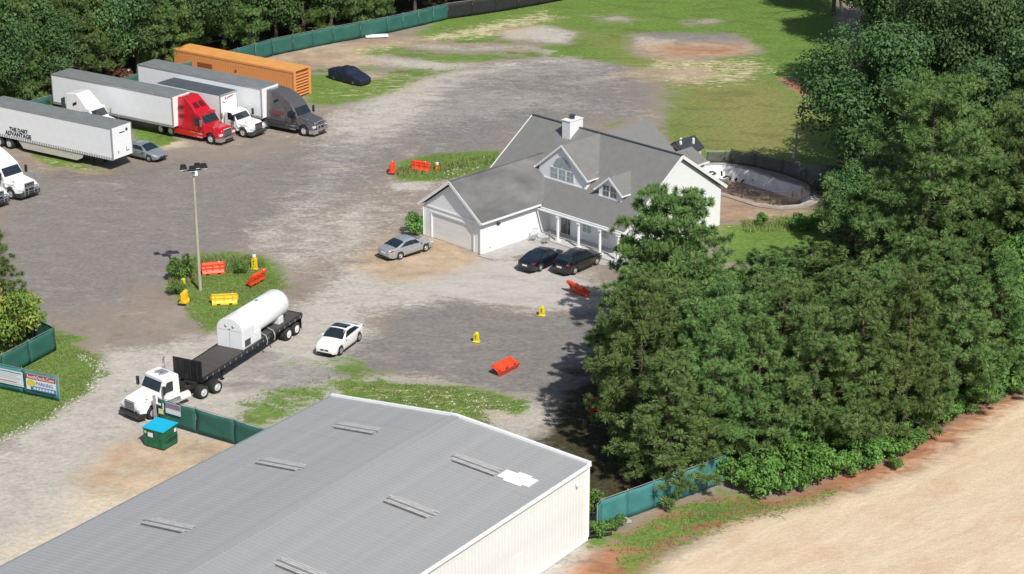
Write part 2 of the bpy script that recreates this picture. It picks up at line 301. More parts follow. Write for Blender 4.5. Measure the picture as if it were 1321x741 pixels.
lay('clay', 1.4, 1.0, [(1.2, 95.8), (4.4, 102.3), (6.3, 104.7), (9.3, 107.6), (12.7, 109.6), (16.0, 109.6), (22.4, 113.9), (27.2, 118.4), (36.7, 128.5), (42.2, 132.7), (40.3, 125.9), (29.3, 116.7), (25.1, 112.6), (18.7, 108.6), (13.8, 106.4), (9.9, 103.7), (7.0, 99.6), (4.2, 95.8)])
lay('cream', 1.8, 1.0, [(5.0, 95.0), (8.9, 101.7), (13.8, 106.8), (18.7, 108.8), (25.2, 113.2), (34.7, 124.3), (54.7, 140.1), (40.8, 87.4), (5.5, 87.4)])
lay('grass', 2.2, 0.74, [(5.4, 103.7), (6.4, 105.6), (9.8, 108.4), (12.8, 110.5), (16.0, 109.1), (20.5, 111.3), (18.7, 108.4), (12.8, 105.6), (9.4, 102.6), (6.0, 98.3), (5.0, 100.0), (6.5, 102.6)])
lay('grass', 1.2, 0.9, [(3.9, 103.7), (6.0, 106.8), (6.3, 104.7), (4.9, 102.6)])
lay('pale', 1.2, 1.0, [(0.9, 100.0), (4.4, 104.0), (5.4, 103.4), (4.0, 100.0), (2.5, 95.8), (-0.4, 95.8)])
cut('litter', 1.2, [(-0.9, 95.8), (4.4, 104.0), (6.3, 104.7), (9.8, 108.6), (13.4, 111.9), (21.4, 113.7), (26.9, 117.0), (36.4, 127.2), (60.5, 140.1), (40.8, 87.4)])
far = np.clip((np.hypot(GX, GY-170) - 95) / 60, 0, 1); CH['far'] = far

POOL = [(15.7, 172.4), (17.3, 175.6), (19.5, 175.9), (21.5, 174.2), (23.6, 171.7), (25.7, 169.5), (26.2, 167.6), (26.0, 165.9), (24.8, 164.6), (23.0, 164.2), (21.1, 165.0), (19.0, 167.2), (16.8, 169.1)]
hole = sdf(POOL) > 0.02
fidx = np.arange(NX*NY).reshape(NY, NX)
quads = np.stack([fidx[:-1,:-1], fidx[:-1,1:], fidx[1:,1:], fidx[1:,:-1]], -1)
hq = hole[:-1,:-1] | hole[:-1,1:] | hole[1:,1:] | hole[1:,:-1]
quads = quads[~hq].reshape(-1, 4)
relief = 0.03*np.sin(GX*0.9+np.sin(GY*0.6)*1.5)*np.sin(GY*0.8+GX*0.35) * np.clip(1-far, 0, 1)
verts = np.stack([GX.ravel(), GY.ravel(), relief.ravel()-0.03], -1)
me = bpy.data.meshes.new('ground')
me.vertices.add(len(verts)); me.vertices.foreach_set('co', verts.ravel())
me.loops.add(quads.size); me.loops.foreach_set('vertex_index', quads.ravel())
me.polygons.add(len(quads)); me.polygons.foreach_set('loop_start', np.arange(0, quads.size, 4)); me.polygons.foreach_set('loop_total', np.full(len(quads), 4))
me.update(); me.validate()
me.polygons.foreach_set('use_smooth', [True]*len(me.polygons))
names = list(CH)
for k in range(3):
    a = me.color_attributes.new('cover%d' % k, 'FLOAT_COLOR', 'POINT')
    arr = np.ones((NX*NY, 4), np.float32)
    for j in range(4): arr[:, j] = CH[names[4*k+j]].ravel()
    a.data.foreach_set('color', arr.ravel())

gm = bpy.data.materials.new('ground_cover'); gm.use_nodes = True
T = gm.node_tree; N = T.nodes; L = T.links; B = N['Principled BSDF']; B.inputs['Roughness'].default_value = 0.95; B.inputs['Specular IOR Level'].default_value = 0.15
geo = N.new('ShaderNodeNewGeometry')
def mapped(sx, sy, rz=0.0):
    m = N.new('ShaderNodeMapping'); m.inputs['Scale'].default_value = (sx, sy, 1); m.inputs['Rotation'].default_value = (0, 0, rz)
    L.new(geo.outputs['Position'], m.inputs[0]); return m.outputs[0]
def mapped_rot(sx, sy, rz):
    a = N.new('ShaderNodeVectorRotate'); a.rotation_type = 'Z_AXIS'; a.inputs['Angle'].default_value = rz; L.new(geo.outputs['Position'], a.inputs['Vector'])
    m = N.new('ShaderNodeMapping'); m.inputs['Scale'].default_value = (sx, sy, 1); L.new(a.outputs[0], m.inputs[0]); return m.outputs[0]
def noise(scale, vec, detail=6, rough=0.6, dist=0.0):
    n = N.new('ShaderNodeTexNoise'); n.inputs['Scale'].default_value = scale; n.inputs['Detail'].default_value = detail
    n.inputs['Roughness'].default_value = rough; n.inputs['Distortion'].default_value = dist
    L.new(vec, n.inputs['Vector']); return n.outputs[0]
def math_(op, a, b=None, c=None, clamp=False):
    m = N.new('ShaderNodeMath'); m.operation = op; m.use_clamp = clamp
    for i, q in enumerate((a, b, c)):
        if q is None: continue
        if isinstance(q, (int, float)): m.inputs[i].default_value = q
        else: L.new(q, m.inputs[i])
    return m.outputs[0]
def mixc(f, a, b):
    m = N.new('ShaderNodeMix'); m.data_type = 'RGBA'
    if isinstance(f, (int, float)): m.inputs[0].default_value = f
    else: L.new(f, m.inputs[0])
    for i, q in ((6, a), (7, b)):
        if isinstance(q, tuple): m.inputs[i].default_value = (*q, 1)
        else: L.new(q, m.inputs[i])
    return m.outputs[2]
chan = {}
for k in range(3):
    at = N.new('ShaderNodeAttribute'); at.attribute_name = 'cover%d' % k
    sp = N.new('ShaderNodeSeparateColor'); L.new(at.outputs['Color'], sp.inputs[0])
    for j, o in enumerate((sp.outputs[0], sp.outputs[1], sp.outputs[2], at.outputs['Alpha'])): chan[names[4*k+j]] = o
vm = mapped(1, 1); vs_ = mapped(0.8, 1.0, R(-20)); vt = mapped(0.55, 1.15, R(35))
n_big = noise(0.07, vm, 4, 0.55); n_med = noise(0.42, vs_, 7, 0.68, 0.4); n_med2 = noise(0.8, vt, 7, 0.7, 0.6)
n_fine = noise(3.2, vs_, 6, 0.72); n_grit = noise(9, vm, 4, 0.7)
n_a = noise(0.3, vt, 8, 0.72, 0.5); n_mix = math_('MULTIPLY_ADD', n_fine, 0.45, math_('MULTIPLY', n_med2, 0.55)); n_strk = noise(1.5, mapped(0.45, 1.5, R(-18)), 6, 0.75, 0.8)
def thr(ch, nz, amp=1.3, sharp=4.0):
    """mask + noise thresholded into a ragged-edged patch"""
    a = math_('MULTIPLY_ADD', math_('SUBTRACT', nz, 0.5), amp * 2.2, chan[ch])
    return math_('MULTIPLY_ADD', math_('SUBTRACT', a, 0.5), sharp, 0.5, clamp=True)
def tone(c1, c2, nz, lo=0.35, hi=0.65):
    r = N.new('ShaderNodeValToRGB'); L.new(nz, r.inputs[0]); r.color_ramp.elements[0].position = lo; r.color_ramp.elements[1].position = hi
    r.color_ramp.elements[0].color = (*c1, 1); r.color_ramp.elements[1].color = (*c2, 1); return r.outputs[0]
base = tone(lin((130,119,110)), lin((154,143,132)), n_med)
base = mixc(math_('MULTIPLY', n_big, 0.5), base, tone(lin((132,125,122)), lin((166,149,131)), n_a))
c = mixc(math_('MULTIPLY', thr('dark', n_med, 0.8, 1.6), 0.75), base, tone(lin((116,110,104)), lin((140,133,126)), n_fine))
c = mixc(math_('MULTIPLY', thr('damp', n_med2, 0.9, 3), 0.7), c, lin((112,98,86)))
c = mixc(thr('pale', n_mix, 1.15, 2.0), c, tone(lin((160,155,147)), lin((196,190,180)), n_mix, 0.36, 0.64))
c = mixc(math_('MULTIPLY', thr('conc', n_big, 0.4, 4), 0.85), c, tone(lin((172,168,162)), lin((190,186,179)), n_med2))
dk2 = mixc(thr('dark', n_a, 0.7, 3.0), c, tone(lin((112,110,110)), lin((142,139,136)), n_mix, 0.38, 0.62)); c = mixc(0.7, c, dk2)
c = mixc(thr('sand', n_a, 0.7, 1.4), c, tone(lin((196,184,160)), lin((214,202,182)), n_fine))
c = mixc(math_('MULTIPLY', thr('tan', n_med2, 0.9, 1.6), 0.8), c, tone(lin((160,136,108)), lin((200,176,146)), n_med))
c = mixc(thr('litter', n_med, 0.6, 3), c, tone(lin((50,50,36)), lin((84,78,56)), n_fine))
c = mixc(thr('clay', n_a, 0.5, 1.8), c, tone(lin((140,98,74)), lin((184,136,104)), n_med2))
n_trk = noise(0.55, mapped_rot(0.30, 1.25, R(-41)), 8, 0.66, 0.9)
crm = tone(lin((200,178,150)), lin((218,200,174)), n_trk, 0.30, 0.70)
crm = mixc(math_('MULTIPLY', tone((0,0,0), (1,1,1), n_med, 0.5, 0.7), 0.42), crm, lin((194,156,126)))
crm = mixc(math_('MULTIPLY', tone((0,0,0), (1,1,1), n_fine, 0.6, 0.8), 0.35), crm, lin((226,212,190)))
c = mixc(thr('cream', n_med2, 0.5, 2.2), c, crm)
gcol = tone(lin((76,102,44)), lin((128,152,74)), n_fine, 0.3, 0.7)
gcol = mixc(math_('MULTIPLY', tone((0,0,0), (1,1,1), n_med, 0.4, 0.65), 0.5), gcol, lin((92,126,58)))
gcol = mixc(math_('MULTIPLY', thr('dry', n_a, 0.8, 1.6), 0.75), gcol, tone(lin((128,120,76)), lin((156,144,98)), n_fine))
gcol = mixc(math_('MULTIPLY', tone((0,0,0), (1,1,1), n_a, 0.5, 0.62), 0.45), gcol, lin((82,92,50)))
gf = thr('grass', n_mix, 1.15, 5)
c = mixc(gf, c, gcol)
c = mixc(math_('MULTIPLY', math_('MULTIPLY_ADD', math_('SUBTRACT', math_('MULTIPLY_ADD', chan['tan'], 0.35, n_strk), 0.70), 9.0, 0.0, clamp=True), gf), c, tone(lin((184,170,132)), lin((214,204,172)), n_fine))
c = mixc(chan['far'], c, tone(lin((60,70,40)), lin((88,96,54)), n_big))
hsv = N.new('ShaderNodeHueSaturation'); L.new(c, hsv.inputs['Color'])
L.new(math_('MULTIPLY_ADD', math_('ADD', n_grit, n_fine), 0.34, 0.66), hsv.inputs['Value'])
L.new(hsv.outputs[0], B.inputs['Base Color'])
bp = N.new('ShaderNodeBump'); bp.inputs['Strength'].default_value = 0.5; bp.inputs['Distance'].default_value = 0.12
L.new(math_('ADD', n_fine, math_('MULTIPLY', n_grit, 0.4)), bp.inputs['Height']); L.new(bp.outputs[0], B.inputs['Normal'])
me.materials.append(gm)
ground = bpy.data.objects.new('ground', me); COL.objects.link(ground); tag(ground, kind='structure')

def inside(poly, x, y):
    c = False; n = len(poly)
    for i in range(n):
        x1, y1 = poly[i]; x2, y2 = poly[(i+1) % n]
        if (y1 > y) != (y2 > y) and x < (x2-x1)*(y-y1)/(y2-y1)+x1: c = not c
    return c
def scatter(poly, n, rg):
    X = [p[0] for p in poly]; Y = [p[1] for p in poly]; out = []
    while len(out) < n:
        x = rg.uniform(min(X), max(X)); y = rg.uniform(min(Y), max(Y))
        if inside(poly, x, y): out.append((x, y))
    return out

# ---------------------------------------------------------------- metal warehouse
wall_cream = mat('cream_metal_wall', (0.69,0.70,0.69), 0.5, var=0.06, scale=0.6)
roof_grey = mat('grey_metal_roof', (0.325,0.33,0.33), 0.55, metal=0.0, var=0.10, scale=0.9, stretch=(1.0,0.03,0.03), rot=(0,0,-math.atan2(0.519,-0.854)))  # stretched colour bands imitate the shading of sheet buckled over the purlins
sky_pale = mat('pale_fibreglass', (0.47,0.465,0.46), 0.5, var=0.2)
sky_mid = mat('grey_fibreglass', (0.22,0.22,0.225), 0.5, var=0.2)
sky_dark = mat('dark_fibreglass', (0.13,0.13,0.13), 0.4, var=0.3)
WA = Vector((4.30, 104.01)); WP = Vector((-0.854, 0.519)); WQ = Vector((-0.581, -0.814))
WW, WLEN, WH, WR = 17.94, 40.0, 4.95, 0.80
def wp(p, q, z): v = WP * p + WQ * q; return (v.x, v.y, z)
wh = empty('metal_warehouse', WA, 0, 'long metal building with grey ribbed low-pitch roof and cream ribbed walls', 'warehouse')
PW = 0.91; NP = int(WLEN / PW)
def ribbed(ax, length_vec, nrm, rib=0.015, nrib=3):
    """one sheet: ribs run along length_vec, profile across ax"""
    ax = Vector(ax); ln = Vector(length_vec); nn = Vector(nrm); prof = []
    for k in range(nrib):
        a = k / nrib
        prof += [(a, 0), (a + 0.78/nrib, 0), (a + 0.84/nrib, 1), (a + 0.94/nrib, 1)]
    prof.append((1.0, 0)); m = MB(); vs = []
    for (t, h) in prof: vs += [ax*t + nn*rib*h, ax*t + nn*rib*h + ln]
    return m.add(vs, [(2*i, 2*i+2, 2*i+3, 2*i+1) for i in range(len(prof)-1)])
qv = WQ * PW
for side in (0, 1):
    if side == 0: o0 = wp(-0.12, 0, WH+0.02); ln = Vector(wp(WW/2+0.12, 0, WR))
    else: o0 = wp(WW+0.12, 0, WH+0.02); ln = Vector(wp(-(WW/2+0.12), 0, WR))
    mesh = ribbed((qv.x, qv.y, 0), ln, (0,0,1)).mesh('roof_panel', roof_grey)
    for i in range(NP):
        jz = 0.0015 * ((i * 7) % 3)
        link_mesh('roof_panel', mesh, None, wh, (o0[0] + qv.x*i, o0[1] + qv.y*i, o0[2] + jz))
wm = ribbed((qv.x, qv.y, 0), (0,0,WH-0.12), (0.81,-0.58,0), 0.04, 3).mesh('wall_panel', wall_cream)
for i in range(NP): link_mesh('wall_panel', wm, None, wh, (qv.x*i, qv.y*i, 0.05))
m = MB(); m.add([wp(0,0,0), wp(WW,0,0), wp(WW,0,WH), wp(WW/2,0,WH+WR), wp(0,0,WH)], [(0,1,2,3,4)])
m.add([wp(0.3,WLEN,0), wp(WW,WLEN,0), wp(WW,WLEN,WH), wp(WW/2,WLEN,WH+WR-.03), wp(0.3,WLEN,WH)], [(4,3,2,1,0)])
m.add([wp(WW,0,0), wp(WW,WLEN,0), wp(WW,WLEN,WH), wp(WW,0,WH)], [(0,1,2,3)]).build('wall', wall_cream, wh)
MB().bar(wp(-.18,-.1,WH-.05), wp(-.18,WLEN,WH-.05), 0.14, 0.16).build('gutter', white_trim, wh)
MB().bar(wp(WW+.18,-.1,WH-.05), wp(WW+.18,WLEN,WH-.05), 0.14, 0.16).build('gutter', steel, wh)
for a, b in (((-.2,-.08,WH+.02), (WW/2,-.08,WH+WR+.05)), ((WW+.2,-.08,WH+.02), (WW/2,-.08,WH+WR+.05))):
    MB().bar(wp(*a), wp(*b), 0.18, 0.22).build('rake_trim', white_trim, wh)
MB().bar(wp(WW/2,-.1,WH+WR+.045), wp(WW/2,WLEN,WH+WR+.045), 0.50, 0.05).build('ridge_cap', roof_grey, wh)
MB().bar(wp(-.03,-.03,0), wp(-.03,-.03,WH-.1), 0.16).build('corner_trim', white_trim, wh)
MB().bar(wp(-.05,0,.03), wp(-.05,WLEN,.03), 0.1, 0.08).build('base_trim', wall_cream, wh)
def roof_z(p): return WH + 0.02 + WR * (1 - abs(p - WW/2) / (WW/2))
def to_pq(x, y):
    dx, dy = x - WA.x, y - WA.y; det = WP.x*WQ.y - WP.y*WQ.x
    return ((dx*WQ.y - dy*WQ.x)/det, (WP.x*dy - WP.y*dx)/det)
for (c, flip) in (((-9.18, 107.79),0), ((-13.12, 103.04),0), ((-18.36, 95.67),0), ((-5.50, 97.77),1), ((-2.05, 102.92),1), ((-10.72, 90.73),1)):
    p, q = to_pq(*c); sk = MB()
    fr = empty('skylight', wp(p, q, 0)); fr.parent = wh
    for k in range(7):
        dq = (k-3)*0.15; dp = (k % 2)*0.12 + rnd.uniform(-.12,.12); hl = 1.55 - abs(k-3)*0.05
        a = wp(hl+dp, dq, roof_z(p+hl+dp)+0.05); b = wp(-hl+dp, dq, roof_z(p-hl+dp)+0.05)
        MB().bar(a, b, 0.12, 0.02).build('skylight_strip', (sky_pale, sky_pale, sky_pale, sky_mid, sky_pale, sky_pale, sky_dark)[k], fr)
p, q = to_pq(*(0.33, 101.64))
pts = [(-1.0,-.55),(-.5,-.55),(-.5,-.72),(.35,-.72),(.35,-.5),(1.05,-.5),(1.05,.5),(.55,.5),(.55,.68),(-.6,.68),(-.6,.45),(-1.0,.45)]
MB().poly([wp(p+a, q+b, roof_z(p+a)+.042) for a, b in pts], (0,0,.02)).build('roof_patch', white_trim, wh)
p, q = 0.0, to_pq(*(-0.54, 98.92))[1]
MB().box(-.08,.0,-.5,.5,.05,2.1).build('door', white_paint, wh, loc=Vector(wp(-.03, q-0.2, 0)), rot=(0,0,math.atan2(WP.y,WP.x)+math.pi))
for a in (0,): 
    l = MB(); l.lathe([(-.12,0.02),(-.12,.1),(.0,.13),(.08,.1),(.1,0)], 'z', (0,0,0), 10).build('wall_light', white_trim, wh, loc=Vector(wp(-.14, 1.15, 4.1)), smooth=True)
MB().tube(wp(-.1,-.1,.25), wp(-.9,-1.3,.12), .09, .09, 8).build('drain_pipe', black_paint, wh)
MB().tube(wp(-.13,-.03,.25), wp(-.13,-.03,WH-.15), .05, .05, 8).build('downspout', white_trim, wh)
concrete = mat('pale_concrete', (0.42,0.41,0.39), 0.9, var=0.2, scale=1.5, bump=0.2)
pa = empty('concrete_pad', WA, 0, 'small pale concrete slab on the ground behind the metal building corner', 'concrete pad')
MB().poly([wp(.9,-.6,0),wp(-.2,-2.3,0),wp(-1.05,-3.3,0),wp(.2,-3.9,0),wp(2.2,-2.5,0),wp(2.6,-1.0,0)][:6], (0,0,.16)).build('slab', concrete, pa, bevel=.02)

# ---------------------------------------------------------------- white house
siding = mat('white_lap_siding', (0.80,0.82,0.84), 0.55, var=0.04, scale=1.5, stretch=(1,1,6))
shingle = mat('grey_shingles', (0.185,0.185,0.18), 0.9, var=0.10, scale=1.6, bump=0.35, bscale=16)
shingle_dk = mat('stained_grey_shingles', (0.165,0.16,0.163), 0.9, var=0.42, scale=0.45, bump=0.35, bscale=16, stretch=(1,.6,1))
porch_grey = mat('porch_concrete', (0.50,0.50,0.49), 0.85, var=0.1)
dark_in = mat('dark_opening', (0.02,0.022,0.025), 0.5, var=0.2)
HA = R(-44.5); HO = (-2.49, 152.15, 0)
hs = empty('white_house', HO, HA, 'white one-and-a-half-storey house with grey gabled roofs, dormers and attached garage', 'house')
def hp(name, mb, m, **k): return mb.build(name, m, hs, **k)
hp('garage_wall', MB().poly([(-6.65,0,0),(-5.75,0,0),(-5.75,0,2.12),(-.92,0,2.12),(-.92,0,0),(0,0,0),(0,0,2.75),(-3.325,0,5.18),(-6.65,0,2.75)], (0,.18,0)), siding)
hp('garage_wall', MB().poly([(0,.18,0),(0,8.0,0),(0,8.0,2.6),(0,.18,2.6)], (-.16,0,0)), siding)
hp('garage_wall', MB().poly([(-6.65,.18,0),(-6.65,13.4,0),(-6.65,13.4,2.6),(-6.65,.18,2.6)], (.16,0,0)), siding)
gd = hp('garage_door', MB().box(-5.74,-.93,.125,.15,.0,2.11), white_trim)
for k in range(4): MB().box(-5.72,-.95,.085,.122,.004+k*.527,.524+k*.527).build('door_section', white_paint, gd, bevel=.012, seg=1)
for x in (-5.84, -.83): hp('door_trim', MB().box(x-.07,x+.07,-.03,-.003,0,2.2), white_trim)
hp('door_trim', MB().box(-5.91,-.76,-.03,-.003,2.203,2.33), white_trim)
hp('gable_band', MB().box(-6.62,-.03,-.05,-.003,2.62,2.76), white_trim)
def slab(name, pts, m, t=.14): return hp(name, MB().poly(pts, (0,0,-t)), m)
# main body
RZ, RY, EZ, EY = 7.40, 13.55, 2.52, 6.62
def front_z(y): return EZ + (RZ-EZ) * (y-EY) / (RY-EY)
hp('front_wall', MB().box(.0,9.2,8.0,8.18,.15,2.62), siding)
hp('gable_wall', MB().poly([(9.2,8.0,0),(9.2,19.05,0),(9.2,19.05,3.35),(9.2,RY,RZ-.2),(9.2,8.0,3.3)], (-.16,0,0)), siding)
hp('gable_wall', MB().poly([(-7.0,8.0,0),(-7.0,19.05,0),(-7.0,19.05,3.35),(-7.0,RY,RZ-.2),(-7.0,8.0,3.3)], (.16,0,0)), siding)
hp('rear_wall', MB().box(-6.84,9.04,18.9,19.05,0,3.4), siding)
slab('main_roof', [(-7.3,EY,EZ),(9.5,EY,EZ),(9.5,RY,RZ),(-7.3,RY,RZ)], shingle)
slab('main_roof', [(-7.3,RY,RZ-.003),(9.5,RY,RZ-.003),(9.5,19.45,3.45),(-7.3,19.45,3.45)], shingle)
hp('ridge_vent', MB().bar((-7.3,RY,RZ+.02),(9.5,RY,RZ+.02),.24,.05), char_paint)
hp('gutter', MB().bar((.4,EY-.07,EZ-.03),(9.5,EY-.07,EZ-.03),.12,.13), white_trim)
for x in (9.52, -7.32):
    hp('rake_board', MB().bar((x,EY-.02,EZ-.10),(x,RY,RZ-.10),.05,.26), white_trim)
    hp('rake_board', MB().bar((x,19.45,3.35),(x,RY,RZ-.10),.05,.26), white_trim)
hp('soffit', MB().poly([(9.24,8.0,3.2),(9.5,8.0,3.2),(9.5,RY,RZ-.22),(9.24,RY,RZ-.22)], (0,0,-.03)), white_trim)
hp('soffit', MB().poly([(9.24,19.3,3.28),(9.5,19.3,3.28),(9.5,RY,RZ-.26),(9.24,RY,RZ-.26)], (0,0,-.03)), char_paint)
# garage roof
slab('garage_roof', [(.36,-.34,2.80),(.36,6.9,2.80),(-3.325,11.2,5.5),(-3.325,-.34,5.5)], shingle_dk)
slab('garage_roof', [(-7.02,-.34,2.80),(-7.02,11.2,2.80),(-3.328,11.2,5.497),(-3.328,-.34,5.497)], shingle)
hp('gutter', MB().bar((.44,-.36,2.74),(.44,EY-.1,2.74),.11,.13), white_trim)
hp('gutter', MB().bar((-7.1,-.36,2.74),(-7.1,8,2.74),.11,.13), white_trim)
for x in (.38, -7.04): hp('rake_board', MB().bar((x,-.37,2.70),(-3.325,-.37,5.42),.04,.24), white_trim)
hp('ridge_cap', MB().bar((-3.325,-.3,5.52),(-3.325,10.6,5.52),.2,.04), shingle_dk)
for x in (.02, -6.67): hp('downspout', MB().bar((x,-.08,.05),(x,-.08,2.6),.09,.08), white_trim)
hp('side_door', MB().box(.003,.05,.55,1.45,.02,2.05), white_paint, bevel=.01)
hp('wall_lamp', MB().box(.0,.16,1.75,2.1,2.12,2.24).box(.0,.06,1.85,2.0,2.02,2.13), char_paint, bevel=.02)
hp('outlet_box', MB().box(.003,.05,.9,1.05,.3,.42), steel)
# dormers
def dormer(cx, hw, y0, base, ez, pz, y1, roofm):
    d = empty('dormer', (cx, y0, 0)); d.parent = hs
    MB().poly([(-hw,0,base),(hw,0,base),(hw,0,ez),(0,0,pz-.15),(-hw,0,ez)], (0,.1,0)).build('dormer_wall', siding, d)
    for s in (-1,1):
        dy = (ez - base) / ((RZ-EZ)/(RY-EY)) + .2
        MB().poly([(s*hw,0.1,base-.05),(s*hw,0.1,ez),(s*hw,dy+.3,ez),(s*hw,dy+.3,base+dy*.7)], (-s*.08,0,0)).build('dormer_cheek', white_trim, d)
        sl = (pz-ez)/hw; ov = .28
        MB().poly([(s*(hw+ov),-.18,ez-sl*ov),(0,-.18,pz),(0,y1-y0,pz),(s*(hw+ov),y1-y0-.0,ez-sl*ov)], (0,0,-.10)).build('dormer_roof', roofm, d)
        MB().bar((s*(hw+ov),-.21,ez-sl*ov-.07),(0,-.21,pz-.07),.04,.17).build('rake_board', white_trim, d)
        MB().bar((s*(hw+ov+.03),-.3,ez-sl*ov-.05),(s*(hw+ov+.03),min(y1-y0,1.9),ez-sl*ov-.05),.07,.1).build('gutter', white_trim, d)
    MB().box(-hw-.02,hw+.02,-.05,-.003,base-.02,base+.1).build('sill_board', white_trim, d)
    return d
d1 = dormer(.55, 2.68, 8.95, 4.12, 5.2, RZ-.02, RY, shingle)
def pane_window(par, cx, z0, wd, ht, y, nx=1, nz=1, g=None):
    """window frame with its single panes"""
    f = MB().box(cx-wd/2,cx+wd/2,y-.035,y-.002,z0,z0+ht).build('window', white_trim, par)
    pw = (wd-.06)/nx; ph = (ht-.06)/nz
    for i in range(nx):
        for j in range(nz):
            x0 = cx-wd/2+.03+i*pw; zz = z0+.03+j*ph
            MB().box(x0+.03,x0+pw-.03,y-.05,y-.037,zz+.03,zz+ph-.03).build('pane', g or glass_pale, f)
    return f
for i in range(3):
    pane_window(d1, (i-1)*.90, 4.34, .84, .94, 0, 2, 2)
arch = MB().poly([(1.02*math.cos(t), -.002, 5.31+1.02*math.sin(t)) for t in np.linspace(0, math.pi, 15)], (0,-.033,0)).build('window', white_trim, d1)
for k in range(5):
    a0, a1 = math.pi*k/5+.025, math.pi*(k+1)/5-.025
    pts = [(r*math.cos(t), -.037, 5.33+r*math.sin(t)) for r, ts in ((.12, np.linspace(a0,a1,4)), (.95, np.linspace(a1,a0,5))) for t in ts]
    MB().poly(pts, (0,-.013,0)).build('pane', glass_pale, arch)
d2 = dormer(5.95, 1.22, 8.8, 4.0, 4.85, 5.85, 11.3, shingle)
for i in (-1,1): pane_window(d2, i*.40, 4.14, .72, .98, 0, 2, 2, glass_dark)
# rear wings
slab('rear_roof', [(.6,RY,RZ-.01),(.6,19.7,RZ-.01),(5.6,19.7,3.6),(5.6,RY,3.6)], shingle)
slab('rear_roof', [(.597,RY,RZ-.013),(.597,19.7,RZ-.013),(-4.4,19.7,3.6),(-4.4,RY,3.6)], shingle)
hp('rear_gable_wall', MB().poly([(-4.1,19.35,0),(5.3,19.35,0),(5.3,19.35,3.6),(.6,19.35,RZ-.2),(-4.1,19.35,3.6)], (0,-.15,0)), siding)
slab('rear_porch_roof', [(.43,19.5,3.5),(.43,25.8,3.5),(2.35,25.8,2.55),(2.35,19.5,2.55)], shingle)
slab('rear_porch_roof', [(.427,19.5,3.497),(.427,25.8,3.497),(-1.5,25.8,2.55),(-1.5,19.5,2.55)], shingle)
hp('rear_porch_wall', MB().poly([(-1.3,25.5,0),(2.15,25.5,0),(2.15,25.5,2.5),(.43,25.5,3.35),(-1.3,25.5,2.5)], (0,-.12,0)).box(2.0,2.12,19.4,25.37,0,2.45).box(-1.28,-1.16,19.4,25.37,0,2.45), siding)
hp('gutter', MB().bar((2.4,19.5,2.5),(2.4,25.85,2.5),.1,.12), white_trim)
# chimney
ch = hp('chimney', MB().box(-2.72,-1.82,12.35,13.95,5.6,8.1), white_trim)
MB().box(-2.77,-1.77,12.30,14.0,8.1,8.16).build('chimney_cap', white_trim, ch)
MB().lathe([(8.16,.22),(8.42,.22),(8.44,.3),(8.5,.3),(8.52,.05)], 'z', (-2.27,13.1,0), 12).build('flue_cap', char_paint, ch)
# porch
hp('porch_slab', MB().box(.02,9.6,6.0,7.99,0,.15), porch_grey, bevel=.02)
hp('porch_ceiling', MB().box(.02,9.15,6.75,7.99,2.42,2.46), white_trim)
hp('porch_beam', MB().box(.02,9.3,6.24,6.38,2.37,2.47), white_trim)
for x in (2.56, 4.85, 7.17, 9.1):
    cl = hp('porch_column', MB().lathe([(.3,.115),(1.3,.125),(2.18,.10)], 'z', (x,6.3,0), 14), white_paint, smooth=True)
    MB().box(x-.17,x+.17,6.13,6.47,.15,.31).build('column_base', white_paint, cl); MB().box(x-.15,x+.15,6.15,6.45,2.18,2.299).build('column_cap', white_paint, cl)
dr = hp('front_door', MB().box(1.3,2.45,7.95,7.997,.16,2.3), white_trim)
MB().box(1.4,2.05,7.92,7.948,.22,2.18).build('door_leaf', mat('dark_door', (.10,.085,.08), .4), dr)
MB().box(1.5,1.95,7.905,7.918,1.0,2.05).build('pane', glass_dark, dr); MB().box(2.12,2.38,7.92,7.948,.22,2.18).build('pane', glass_dark, dr)
for cx in (4.2, 6.1, 8.3): 
    f = pane_window(hs, cx, .85, .95, 1.35, 8.0, 2, 3, glass_dark if cx > 8 else glass_pale)
wk = empty('concrete_walk', (0,0,0)); wk.name = 'concrete_walk'
bpy.data.objects.remove(wk)
def at_house(x, y): 
    v = Matrix.Rotation(HA, 2) @ Vector((x, y)); return (HO[0]+v.x, HO[1]+v.y)
pv = [at_house(*q) for q in ((.02,-.4),(.02,5.98),(9.6,5.98),(9.4,5.0),(5.2,4.9),(2.6,3.2),(1.6,-.2))]
o = MB().poly([(x,y,-.03) for x,y in pv], (0,0,.05)).build('path', concrete); tag(o, kind='structure')
# small shed behind the house
sx = at_house(-3.15, 29.1)
sh = empty('pump_shed', sx, HA, 'tiny tan shed with dark roof and white vents behind the house', 'shed')
tan_w = mat('tan_siding', (.50,.47,.40), .7, var=.1)
MB().poly([(-1.0,-1.25,0),(1.0,-1.25,0),(1.0,-1.25,1.95),(0,-1.25,2.7),(-1.0,-1.25,1.95)], (0,.1,0)).build('wall', tan_w, sh)
MB().box(.9,1.0,-1.14,1.25,0,1.95).box(-1.0,-.9,-1.14,1.25,0,1.95).box(-.9,.9,1.15,1.25,0,1.95).build('wall', tan_w, sh)
for s in (-1,1): MB().poly([(0,-1.4,2.78),(s*1.2,-1.4,1.85),(s*1.2,1.45,1.85),(0,1.45,2.78)], (0,0,-.08)).build('roof', char_paint, sh)
for (x,y) in ((.3,-.9),(.55,.6),(-.25,-.2)): MB().lathe([(2.4-abs(x)*.4,.13),(2.75,.13),(2.82,.0)], 'z', (x,y,0), 10).build('roof_vent', white_paint, sh)
MB().lathe([(-1.3,.30),(-1.27,.36)], 'y', (-.05,0,1.75), 16).add([(-.05+.3*math.cos(t),-1.285,1.75+.18*math.sin(t)) for t in np.linspace(0,6.283,13)[:-1]], [tuple(range(12))]).build('gable_vent', dark_in, sh)

